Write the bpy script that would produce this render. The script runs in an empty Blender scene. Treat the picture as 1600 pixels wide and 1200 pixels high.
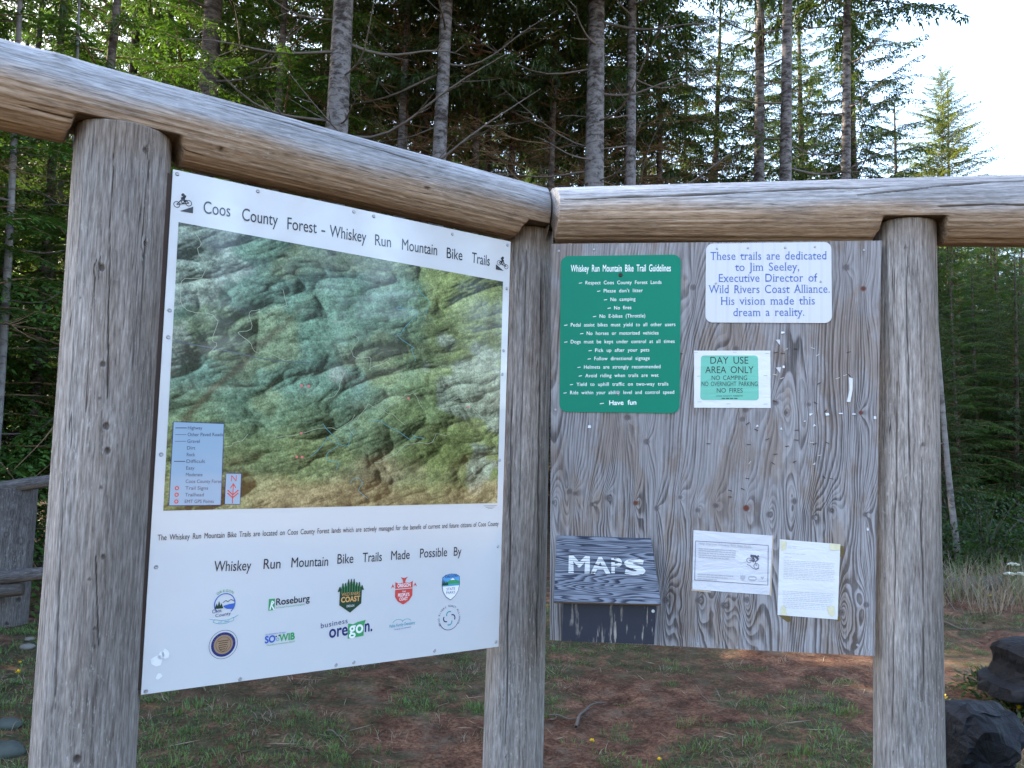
import bpy, bmesh, math, random
import numpy as np
from mathutils import Matrix, Vector, Quaternion
from mathutils.geometry import tessellate_polygon
sc = bpy.context.scene
COL = sc.collection
PI = math.pi

# ------------------------------------------------------------------ camera
F_PX, PITCH, ROLL = 1281.6, math.radians(4.313), math.radians(1.646)
CAMP = np.array([0, 0, 1.6])
_F = np.array([0, math.cos(PITCH), math.sin(PITCH)]); _U = np.array([0, -math.sin(PITCH), math.cos(PITCH)]); _R = np.array([1., 0, 0])
CR = math.cos(ROLL) * _R + math.sin(ROLL) * _U
CU = -math.sin(ROLL) * _R + math.cos(ROLL) * _U
cam = bpy.data.cameras.new('camera'); co = bpy.data.objects.new('camera', cam); COL.objects.link(co)
cam.sensor_width = 36; cam.lens = F_PX / 1600 * 36; cam.clip_start = .05; cam.clip_end = 2000
co.matrix_world = Matrix([[CR[0], CU[0], -_F[0], 0], [CR[1], CU[1], -_F[1], 0], [CR[2], CU[2], -_F[2], 1.6], [0, 0, 0, 1]])
sc.camera = co

# ------------------------------------------------------------------ sky, sun, exposure
SUN_EL, SUN_AZ = math.radians(34), math.radians(-62)          # azimuth measured from +Y towards +X
w = bpy.data.worlds.new("World"); sc.world = w; w.use_nodes = True
_nt = w.node_tree; _bg = _nt.nodes['Background']; _s = _nt.nodes.new('ShaderNodeTexSky'); _s.sky_type = 'NISHITA'; _s.sun_disc = False
_s.sun_elevation = SUN_EL; _s.sun_rotation = SUN_AZ; _s.dust_density = 2.5; _s.ozone_density = .8
_nt.links.new(_s.outputs[0], _bg.inputs[0]); _bg.inputs[1].default_value = .15
sl = bpy.data.lights.new('sun', 'SUN'); so = bpy.data.objects.new('sun', sl); COL.objects.link(so)
sl.energy = 3.4; sl.angle = math.radians(.53); sl.color = (1, .87, .68)
SUND = Vector((math.cos(SUN_EL) * math.sin(SUN_AZ), math.cos(SUN_EL) * math.cos(SUN_AZ), math.sin(SUN_EL)))
so.rotation_euler = SUND.to_track_quat('Z', 'Y').to_euler(); so.location = (-20, 12, 30)
sc.view_settings.view_transform = 'Standard'; sc.view_settings.look = 'None'
sc.view_settings.gamma = 1; sc.view_settings.exposure = 3.1
sc.render.engine = 'CYCLES'
sc.cycles.max_bounces = 6; sc.cycles.diffuse_bounces = 3; sc.cycles.glossy_bounces = 2; sc.cycles.transmission_bounces = 3
sc.cycles.caustics_reflective = False; sc.cycles.caustics_refractive = False
sc.cycles.use_denoising = True; sc.cycles.denoiser = 'OPENIMAGEDENOISE'; sc.cycles.denoising_input_passes = 'RGB_ALBEDO_NORMAL'; sc.cycles.denoising_prefilter = 'ACCURATE'

# ------------------------------------------------------------------ helpers
def ray(x, y):
    d = (x - 800) / F_PX * CR - (y - 600) / F_PX * CU + _F
    return d
def gnd(x, y, z=0.):
    d = ray(x, y); return CAMP + d * ((z - 1.6) / d[2])
def at(x, y, Y):
    d = ray(x, y); return CAMP + d * (Y / d[1])
class Plane:                                # a vertical board: u along it, v up, w towards the viewer
    def __init__(s, o, az):
        s.o = np.array(o, float); s.d = np.array([math.cos(az), math.sin(az), 0]); s.n = np.array([math.sin(az), -math.cos(az), 0]); s.z = np.array([0, 0, 1.])
    def uv(s, x, y, w=0.):
        r = ray(x, y); t = ((s.o + s.n * w - CAMP) @ s.n) / (r @ s.n); p = CAMP + r * t - s.o
        return np.array([p @ s.d, p[2]])
    def P(s, u, v, w=0.): return s.o + s.d * u + s.z * v + s.n * w
    def PP(s, a, w=0.):
        a = np.asarray(a, float); return s.o + a[:, :1] * s.d + a[:, 1:2] * s.z + w * s.n
PL = Plane((-1.0469, 2.4342, .85), math.radians(35.406))
PR = Plane((.1514, 3.1008, .893), math.radians(-7.187))

def tag(o, label=None, cat=None, group=None, kind=None):
    if label: o['label'] = label
    if cat: o['category'] = cat
    if group: o['group'] = group
    if kind: o['kind'] = kind
    return o
def thing(name, loc, label, cat, group=None):
    o = bpy.data.objects.new(name, None); COL.objects.link(o); o.location = loc; o.empty_display_size = .1
    return tag(o, label, cat, group)
def worldloc(o):
    p = Vector((0, 0, 0))
    while o is not None: p += o.location; o = o.parent
    return p
def mesh(name, V, Fs, mats, parent=None, loc=None, midx=None, attrs=None, smooth=False, local=False):
    V = np.asarray(V, float).reshape(-1, 3)
    off = np.zeros(3)
    if parent is not None and not local: off = np.array(worldloc(parent))
    if loc is not None: off = off + (np.array(loc) if parent is None else np.array(loc) - off)
    me = bpy.data.meshes.new(name)
    nv = len(V); Vo = V if local else V - off
    if isinstance(Fs, np.ndarray):
        nf, k = Fs.shape
        me.vertices.add(nv); me.vertices.foreach_set('co', Vo.astype(np.float32).ravel())
        me.loops.add(nf * k); me.loops.foreach_set('vertex_index', Fs.astype(np.int32).ravel())
        me.polygons.add(nf); me.polygons.foreach_set('loop_start', (np.arange(nf) * k).astype(np.int32))
        me.update(calc_edges=True)
    else:
        me.from_pydata([tuple(v) for v in Vo], [], [tuple(f) for f in Fs]); me.update()
    for m in (mats if isinstance(mats, (list, tuple)) else [mats]): me.materials.append(m)
    if midx is not None: me.polygons.foreach_set('material_index', np.asarray(midx, np.int32))
    if smooth: me.polygons.foreach_set('use_smooth', np.ones(len(me.polygons), bool))
    for k, a in (attrs or {}).items():
        a = np.asarray(a, np.float32)
        if a.ndim == 1: at_ = me.attributes.new(k, 'FLOAT', 'POINT'); at_.data.foreach_set('value', a)
        else: at_ = me.attributes.new(k, 'FLOAT_VECTOR', 'POINT'); at_.data.foreach_set('vector', a.ravel())
    o = bpy.data.objects.new(name, me); COL.objects.link(o)
    if parent is not None: o.parent = parent
    if not local:
        if parent is None and loc is not None: o.location = loc
        elif parent is not None and loc is not None: o.location = Vector(loc) - worldloc(parent)
    return o
def copy_tree(o, parent=None):
    c = o.copy(); COL.objects.link(c); c.parent = parent
    for ch in list(o.children): copy_tree(ch, c)
    return c

# ---- numpy noise
def _h(ix, iy, seed):
    n = (ix.astype(np.int64) * 374761393 + iy.astype(np.int64) * 668265263 + seed * 1442695041) & 0xffffffff
    n = ((n ^ (n >> 13)) * 1274126177) & 0xffffffff
    return ((n ^ (n >> 16)) & 0xffff) / 65535.
def vn(x, y, seed=0):
    x = np.asarray(x, float); y = np.asarray(y, float)
    ix = np.floor(x); iy = np.floor(y); fx = x - ix; fy = y - iy
    fx = fx * fx * fx * (fx * (fx * 6 - 15) + 10); fy = fy * fy * fy * (fy * (fy * 6 - 15) + 10)
    a = _h(ix, iy, seed); b = _h(ix + 1, iy, seed); c = _h(ix, iy + 1, seed); d = _h(ix + 1, iy + 1, seed)
    return (a + (b - a) * fx) * (1 - fy) + (c + (d - c) * fx) * fy
def fbm(x, y, seed=0, o=4, g=.5):
    r = 0; a = 1; t = 0
    for i in range(o):
        r = r + a * vn(x * 2 ** i + 17.3 * i, y * 2 ** i + 9.1 * i, seed + i); t += a; a *= g
    return r / t
def sst(a, b, x):
    t = np.clip((x - a) / (b - a), 0, 1); return t * t * (3 - 2 * t)
def grid_faces(nu, nv, wrap=False):
    i = np.arange(nv - 1)[:, None] * nu; j = np.arange(nu if wrap else nu - 1)[None, :]
    j2 = (j + 1) % nu
    return np.stack([i + j, i + j2, i + nu + j2, i + nu + j], -1).reshape(-1, 4)

# ---- material node helper
class M:
    def __init__(s, name, rough=.8, spec=.3, color=(.5, .5, .5)):
        s.m = bpy.data.materials.new(name); s.m.use_nodes = True; s.nt = s.m.node_tree
        s.b = s.nt.nodes['Principled BSDF']; s.out = s.nt.nodes['Material Output']
        s.set('Roughness', rough); s.set('Specular IOR Level', spec); s.set('Base Color', color)
        s._tc = None
    def v(s, sock, val):
        if hasattr(val, 'links') or hasattr(val, 'is_output'): s.nt.links.new(val, sock)
        elif isinstance(val, tuple) and len(val) == 3 and sock.type == 'RGBA': sock.default_value = (*val, 1)
        else: sock.default_value = val
    def set(s, k, val): s.v(s.b.inputs[k], val); return s
    def n(s, t, out=0, props=None, **ins):
        nd = s.nt.nodes.new('ShaderNode' + t)
        for k, x in (props or {}).items(): setattr(nd, k, x)
        for k, x in ins.items():
            k2 = k.replace('_', ' ')
            s.v(nd.inputs[int(k[1:])] if k[0] == 'i' and k[1:].isdigit() else nd.inputs[k2], x)
        return nd.outputs[out]
    def obj(s):
        if s._tc is None: s._tc = s.nt.nodes.new('ShaderNodeTexCoord')
        return s._tc.outputs['Object']
    def attr(s, name): return s.n('Attribute', 2, {'attribute_name': name})
    def mapping(s, scale, vec=None, loc=(0, 0, 0)): return s.n('Mapping', Vector=vec or s.obj(), Scale=scale, Location=loc)
    def noise(s, scale, vec=None, detail=4., rough=.55, dist=0.):
        return s.n('TexNoise', Vector=vec or s.obj(), Scale=scale, Detail=detail, Roughness=rough, Distortion=dist)
    def ramp(s, fac, stops, interp='LINEAR'):
        nd = s.nt.nodes.new('ShaderNodeValToRGB'); s.v(nd.inputs[0], fac); e = nd.color_ramp.elements; nd.color_ramp.interpolation = interp
        while len(e) < len(stops): e.new(.5)
        for k, (p, c) in enumerate(stops):
            e[k].position = p; e[k].color = (*c, 1) if isinstance(c, tuple) else (c, c, c, 1)
        return nd.outputs[0]
    def mix(s, fac, a, b, mode='MIX'):
        nd = s.nt.nodes.new('ShaderNodeMix'); nd.data_type = 'RGBA'; nd.blend_type = mode
        s.v(nd.inputs[0], fac); s.v(nd.inputs[6], a); s.v(nd.inputs[7], b); return nd.outputs[2]
    def math(s, op, a, b=0., c=0.):
        nd = s.nt.nodes.new('ShaderNodeMath'); nd.operation = op; s.v(nd.inputs[0], a); s.v(nd.inputs[1], b); s.v(nd.inputs[2], c); return nd.outputs[0]
    def bump(s, h, strength=.3, dist=.004):
        s.set('Normal', s.n('Bump', Height=h, Strength=strength, Distance=dist)); return s

def plain(name, c, rough=.6, spec=.3, var=.12, scale=25., metal=0.):
    m = M(name, rough, spec)
    n = m.noise(scale, detail=3.)
    m.set('Base Color', m.mix(n, tuple(x * (1 - var) for x in c), tuple(min(1, x * (1 + var)) for x in c)))
    m.set('Metallic', metal); return m.m

# ------------------------------------------------------------------ materials
def log_material(name, grey=((.15, .146, .145), (.285, .283, .288), (.42, .42, .43)), tan=((.125, .075, .040), (.29, .192, .115), (.43, .31, .205))):
    m = M(name, .82, .2)
    st = m.mapping((115, 115, 6.)); g = m.noise(1., st, 6., .62, .25)
    st2 = m.mapping((210, 210, 22)); g2 = m.noise(1., st2, 3., .6)
    blot = m.noise(3.2, m.mapping((1, 1, .45)), 4.)
    g3 = m.noise(1., m.mapping((22, 22, 1.2)), 3., .5); gg = m.math('MULTIPLY_ADD', g2, .55, m.math('MULTIPLY_ADD', g3, .2, m.math('MULTIPLY_ADD', g, .55, -.15)))
    cg = m.ramp(gg, [(.33, grey[0]), (.5, grey[1]), (.68, grey[2])])
    ct = m.ramp(gg, [(.33, tan[0]), (.5, tan[1]), (.68, tan[2])])
    tf = m.math('ADD', m.attr('tan'), m.math('MULTIPLY_ADD', blot, 1.5, -.75))
    tf = m.math('MINIMUM', m.math('MAXIMUM', tf, 0.), 1.)
    c = m.mix(m.math('MULTIPLY', tf, .85), cg, ct)
    c = m.mix(1., c, m.ramp(m.noise(1., m.mapping((7, 7, 1.2), loc=(3, 1, 7)), 3.), [(.3, .70), (.7, 1.2)]), 'MULTIPLY')
    # hairline checks running along the grain
    ck = m.noise(1., m.mapping((44, 44, .8), loc=(5, 2, 1)), 2., .5)
    line = m.ramp(m.math('ABSOLUTE', m.math('SUBTRACT', ck, .5)), [(0, 1.), (.005, .9), (.011, 0.)])
    msk = m.ramp(m.noise(1., m.mapping((5, 5, 1.1), loc=(8, 4, 2)), 2.), [(.46, 0.), (.6, .9)])
    cl = m.math('MULTIPLY', line, msk)
    c = m.mix(cl, c, (.03, .024, .02))
    # pale scuffs
    sc_ = m.ramp(m.noise(1., m.mapping((110, 110, 34), loc=(1, 9, 3)), 4., .7), [(.58, 0.), (.69, .42)])
    sc_ = m.math('MULTIPLY', sc_, m.ramp(m.noise(1., m.mapping((6, 6, 2.2), loc=(4, 4, 4)), 3.), [(.45, .12), (.6, 1.)]))
    c = m.mix(sc_, c, (.50, .49, .47))
    c = m.mix(m.attr('dark'), c, (.028, .02, .016))
    m.set('Base Color', c)
    hgt = m.math('SUBTRACT', gg, m.math('MULTIPLY', cl, 1.2))
    m.bump(hgt, .55, .004); return m.m
MAT_LOG = log_material('weathered_log')
MAT_POST = log_material('weathered_post', ((.10, .092, .086), (.235, .222, .214), (.40, .388, .378)), ((.085, .060, .042), (.175, .132, .10), (.28, .225, .18)))
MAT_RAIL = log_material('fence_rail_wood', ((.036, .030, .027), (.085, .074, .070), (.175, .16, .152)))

def ply_material():
    m = M('weathered_plywood', .85, .2)
    h = m.attr('grain'); wob = m.noise(60., m.mapping((1, 1, .25)), 4.)
    ph = m.math('MULTIPLY_ADD', wob, .22, h)
    saw = m.math('FRACT', ph); ring = m.n('TexWhiteNoise', 0, {'noise_dimensions': '1D'}, W=m.math('FLOOR', ph))
    fib = m.noise(1., m.mapping((190, 190, 5)), 2., .6)
    fine = m.noise(1., m.mapping((90, 90, 9)), 4., .65)
    blot = m.noise(2.6, m.mapping((1.2, 1, .55)), 5., .6)
    prof = m.ramp(saw, [(0, .92), (.34, .70), (.52, .30), (.70, .12), (.88, .10), (.97, .80), (1., .92)])
    lite = m.mix(blot, (.205, .194, .196), (.36, .348, .358))
    darkc = m.mix(m.ramp(blot, [(.4, 0.), (.62, 1.)]), (.066, .058, .056), (.12, .108, .106))
    prof = m.math('ADD', prof, m.math('MULTIPLY', m.math('SUBTRACT', 1., prof), m.math('MULTIPLY_ADD', ring, .9, -.25)))
    fac = m.math('MULTIPLY_ADD', m.math('SUBTRACT', fine, .5), 1.5, prof)
    fac = m.math('MULTIPLY_ADD', m.math('SUBTRACT', fib, .5), 1.7, fac)
    vis = m.attr('vis')     # how strongly the latewood shows
    fac = m.math('ADD', m.math('MULTIPLY', m.math('SUBTRACT', fac, .62), vis), .62)
    fac = m.math('MINIMUM', m.math('MAXIMUM', fac, 0.), 1.)
    c = m.mix(fac, darkc, lite)
    brown = m.ramp(m.noise(1., m.mapping((8, 1, 3.2), loc=(2, 0, 5)), 6., .68), [(.48, 0.), (.56, .8)])
    c = m.mix(brown, c, m.mix(fac, (.075, .056, .046), (.235, .195, .17)))
    c = m.mix(m.attr('knot'), c, (.06, .048, .046))
    c = m.mix(m.attr('red'), c, (.11, .035, .022))
    m.set('Base Color', c); m.bump(m.math('ADD', fac, m.math('MULTIPLY', fib, .3)), .5, .002); return m.m
MAT_PLY = ply_material()

def sheet(name, c, rough, spec=.4, wave=0., var=.03, wscale=4.):
    m = M(name, rough, spec); n = m.noise(6., None, 4.)
    m.set('Base Color', m.mix(n, tuple(x * (1 - var) for x in c), tuple(min(.95, x * (1 + var)) for x in c)))
    if wave: m.bump(m.noise(wscale, None, 3., .5), 1., wave)
    return m.m
GLOSS = dict(rough=.06, spec=.55, wave=.0007)
MAT_MAPW = sheet('laminated_white', (.54, .55, .56), **GLOSS)
def lam(name, c): return sheet(name, c, **GLOSS)
MAT_INK = lam('laminated_ink', (.035, .037, .05))
MAT_TINY = lam('laminated_grey_ink', (.10, .105, .13))
def map_mat():
    m = M('laminated_aerial_map', .06, .55)
    c = m.n('Attribute', 0, {'attribute_name': 'mapcol'})
    f = m.noise(170., None, 4., .7)
    c = m.mix(1., c, m.ramp(f, [(.3, .45), (.7, 1.55)]), 'MULTIPLY')
    m.set('Base Color', c); m.bump(m.noise(4., None, 3., .5), 1., .0007); return m.m
MAT_MAP = map_mat()
MAT_EDGE = plain('dark_stained_board', (.045, .03, .024), .8)
MAT_GREEN = sheet('green_sign_paint', (.0, .165, .10), .45, .15)
MAT_WHITE = sheet('white_sign_lettering', (.72, .78, .76), .5, .3)
MAT_PLAQ = M('white_reflective_sheet', .4, .4)
_c = MAT_PLAQ.n('TexBrick', 0, {'offset': 0.}, Vector=MAT_PLAQ.mapping((1, 1, 1)), Scale=95., Color1=(.50, .51, .525), Color2=(.51, .52, .535), Mortar=(.47, .48, .50), Mortar_Size=.06, Brick_Width=.5, Row_Height=.5)
MAT_PLAQ.set('Base Color', _c); MAT_PLAQ = MAT_PLAQ.m
MAT_BLUE = sheet('blue_lettering', (.035, .10, .33), .45)
def paper(name, c, rough=.5, wr=.004):
    m = M(name, rough, .35); n = m.noise(9., m.mapping((1, 1, 2.4)), 4., .6, .6)
    m.set('Base Color', m.mix(m.noise(5.), tuple(x * .95 for x in c), c)); m.bump(n, 1., wr); return m.m
MAT_PAPER = paper('wrinkled_paper', (.60, .61, .62)); MAT_PAPER2 = paper('wrinkled_plastic_sleeve', (.54, .55, .60), .3, .006)
MAT_PAPERG = paper('green_printed_paper', (.13, .42, .32), .5)
MAT_GREY = plain('grey_print', (.36, .37, .41), .6); MAT_DKPRINT = plain('dark_print', (.09, .09, .13), .6)
MAT_BLACK = plain('black_print', (.02, .025, .03), .6)
MAT_TAPE = plain('yellowed_tape', (.56, .53, .36), .5, .4, .2, 60.); MAT_RESID = plain('brown_glue_stain', (.12, .085, .03), .7, .2, .3, 60.)
MAT_STEEL = plain('galvanised_steel', (.36, .36, .37), .4, .5, .2, 200., .7); MAT_RUST = plain('rusty_steel', (.05, .036, .03), .7, .3, .4, 200., .3)
MAT_LITES = plain('pale_paper_scrap', (.52, .53, .55), .6)

def lid_mat(paint=False):
    m = M('worn_white_paint' if paint else 'worn_blue_stain', .75, .25)
    v = m.mapping((1., 1., 13)); h = m.noise(1.5, v, 3., .4, .2)
    saw = m.math('FRACT', m.math('MULTIPLY', h, 24.))
    fine = m.noise(1., m.mapping((9, 9, 260)), 4., .65)
    f = m.math('MULTIPLY_ADD', m.math('SUBTRACT', fine, .5), 1.1, m.ramp(saw, [(0, .0), (.25, .2), (.55, .85), (.85, 1.), (1., .0)]))
    f = m.math('MINIMUM', m.math('MAXIMUM', f, 0.), 1.)
    c = m.mix(f, (.016, .020, .034), (.17, .185, .22))
    if paint: c = m.mix(m.ramp(f, [(.04, .0), (.20, .95)]), c, (.56, .56, .54))
    m.set('Base Color', c); m.bump(f, .5, .0015); return m.m
MAT_LID = lid_mat(); MAT_LIDW = lid_mat(True)
_m = M('scuffed_navy_paint', .55, .3)
_s1 = _m.ramp(_m.noise(1., _m.mapping((70, 70, 9)), 3., .6), [(.57, 0.), (.62, .95)]); _s1 = _m.math('MULTIPLY', _s1, _m.ramp(_m.noise(7.), [(.42, .0), (.58, 1.)]))
_m.set('Base Color', _m.mix(_s1, _m.mix(_m.noise(12.), (.010, .013, .024), (.020, .024, .038)), (.28, .25, .22))); MAT_NAVY = _m.m
MAT_PLYEDGE = plain('pale_plywood_edge', (.24, .19, .135), .85, .2, .35, 80.)

def bark_mat(name, pale, dark, cover):
    m = M(name, .9, .15)
    a = m.noise(1., m.mapping((7, 7, 15)), 5., .7, .4); b = m.noise(1., m.mapping((2.2, 2.2, 1.1), loc=(4, 1, 3)), 3.)
    f = m.math('ADD', a, m.math('MULTIPLY_ADD', b, .5, -.25))
    c = m.ramp(f, [(cover - .12, dark), (cover - .02, tuple((x + y) * .45 for x, y in zip(pale, dark))), (cover + .06, pale), (cover + .2, tuple(min(1, x * 1.25) for x in pale))])
    m.set('Base Color', c); m.bump(m.noise(1., m.mapping((22, 22, 8)), 4.), .7, .015); return m.m
MAT_BARKP = bark_mat('lichen_bark', (.135, .124, .122), (.030, .023, .020), .50)
MAT_BARKD = bark_mat('dark_bark', (.11, .085, .07), (.035, .025, .02), .52)
MAT_BARKT = bark_mat('thin_pale_bark', (.15, .138, .13), (.06, .05, .045), .40)
MAT_DEADB = plain('dead_branch_bark', (.105, .088, .075), .9, .1, .3, 12.)
MAT_TWIG = plain('brown_dead_twig', (.17, .108, .062), .9, .1, .35, 6.)
def leaf_mat(name, dark, lite, trans=.4):
    m = M(name, .55, .25); m.nt.nodes.remove(m.b)
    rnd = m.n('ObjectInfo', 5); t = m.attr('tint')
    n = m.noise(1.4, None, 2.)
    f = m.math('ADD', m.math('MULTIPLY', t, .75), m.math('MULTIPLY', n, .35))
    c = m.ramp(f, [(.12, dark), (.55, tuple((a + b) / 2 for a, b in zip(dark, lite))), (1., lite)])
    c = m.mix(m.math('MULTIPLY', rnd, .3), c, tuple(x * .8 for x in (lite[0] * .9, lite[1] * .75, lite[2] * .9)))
    d = m.n('BsdfPrincipled', 0, None, Base_Color=c, Roughness=.5, Specular_IOR_Level=.25)
    tr = m.n('BsdfTranslucent', 0, None, Color=m.mix(1., c, (1.25, 1.2, .5), 'MULTIPLY'))
    mx = m.n('MixShader', 0, None, Fac=trans, i1=d, i2=tr)
    m.nt.links.new(mx, m.out.inputs[0]); return m.m
MAT_HEM = leaf_mat('hemlock_needles', (.016, .048, .013), (.070, .150, .026), .36)
MAT_SPR = leaf_mat('spruce_needles', (.016, .036, .016), (.060, .100, .030), .35)
MAT_BUSH = leaf_mat('shrub_leaves', (.012, .030, .009), (.04, .08, .02))
MAT_GRASS = leaf_mat('grass_blades', (.036, .076, .020), (.125, .215, .055), .2)
MAT_DRY = leaf_mat('dry_straw', (.13, .10, .066), (.30, .25, .175), .15)
MAT_YEL = plain('yellow_petals', (.75, .50, .01), .6); MAT_STEM = plain('green_stem', (.07, .13, .03), .6)
MAT_CREAM = plain('cream_petals', (.60, .60, .50), .7)
MAT_LITTER = plain('leaf_litter_bits', (.085, .058, .042), .9, .1, .85, 3.)
def rock_mat():
    m = M('dark_basalt', .75, .25)
    a = m.noise(9., None, 6., .65); b = m.noise(2.8, None, 3.)
    c = m.ramp(a, [(.35, (.0025, .003, .004)), (.55, (.0055, .0065, .009)), (.72, (.021, .023, .028))])
    c = m.mix(m.ramp(b, [(.58, 0.), (.72, .35)]), c, (.04, .04, .04))
    m.set('Base Color', c); m.bump(a, .8, .03); return m.m
MAT_ROCK = rock_mat()
def ground_mat():
    m = M('dirt_and_thatch', .95, .1)
    dirt = m.ramp(m.noise(5., None, 6., .7), [(.3, (.030, .015, .009)), (.5, (.092, .046, .028)), (.7, (.185, .10, .060))])
    speck = m.ramp(m.noise(48., None, 4., .75), [(.36, .42), (.64, 1.5)])
    dirt = m.mix(1., dirt, speck, 'MULTIPLY')
    straw = m.ramp(m.noise(1., m.mapping((40, 90, 40)), 4., .7, 1.), [(.35, (.05, .04, .03)), (.65, (.19, .15, .105))])
    c = m.mix(m.ramp(m.noise(4., m.mapping((1, 1, 1), loc=(3, 3, 0)), 5., .65), [(.52, 0.), (.66, .55)]), dirt, straw)
    moss = m.ramp(m.noise(30., None, 4.), [(.3, (.018, .026, .012)), (.7, (.05, .062, .028))])
    c = m.mix(m.math('MULTIPLY', m.math('MULTIPLY', m.attr('moss'), .8), m.ramp(m.noise(9., None, 5., .7), [(.38, .1), (.58, 1.)])), c, moss)
    mead = m.ramp(m.noise(2., None, 6., .7), [(.3, (.16, .10, .045)), (.7, (.34, .235, .115))])
    c = m.mix(m.attr('meadow'), c, mead)
    m.set('Base Color', c); m.bump(m.noise(22., None, 6., .7), .8, .03); return m.m
MAT_GROUND = ground_mat()

# ------------------------------------------------------------------ ground
def gheight(x, y):
    r = (fbm(x * .55, y * .55, 3, 4) - .5) * .16 + (fbm(x * 3.1, y * 3.1, 8, 3) - .5) * .05
    slope = np.clip(y - 3.5, 0, 30) * .012
    return r * np.clip(1.4 - np.hypot(x, y - 6) / 60, .2, 1) + slope
def grass_mask(x, y):
    n = fbm(x * 1.15 + 3, y * 1.5, 21, 4, .55)
    near = sst(5.2, 4.2, y) * .10 + sst(-.4, -1.6, x) * .06
    return sst(.49, .56, n + near + (vn(x * 5.5, y * 5.5, 23) - .5) * .22)
gx = np.concatenate([-np.geomspace(260, 6.2, 26), np.arange(-6, 6.01, .06), np.geomspace(6.2, 260, 26)])
gy = np.concatenate([-np.geomspace(260, 2.2, 24), np.arange(-2, 12.01, .06), np.geomspace(12.2, 320, 28)])
GX, GY = np.meshgrid(gx, gy)
GZ = gheight(GX, GY)
meadow = sst(7, 11, GX * .86 - GY * .5)
mossm = np.maximum(grass_mask(GX, GY), sst(.5, .62, fbm(GX * .8, GY * .8, 44, 4)) * .8)
mossm = np.where(GY > 10.5, .55, mossm)
go = mesh('ground', np.stack([GX, GY, GZ], -1), grid_faces(len(gx), len(gy)), MAT_GROUND, attrs={'moss': mossm.ravel(), 'meadow': meadow.ravel()}, smooth=True)
tag(go, kind='structure')
def gz(x, y): return float(gheight(np.array([x]), np.array([y]))[0])
def gpt(x, y):
    p = gnd(x, y)
    for _ in range(4): p = gnd(x, y, gz(p[0], p[1]))
    return p

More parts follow.
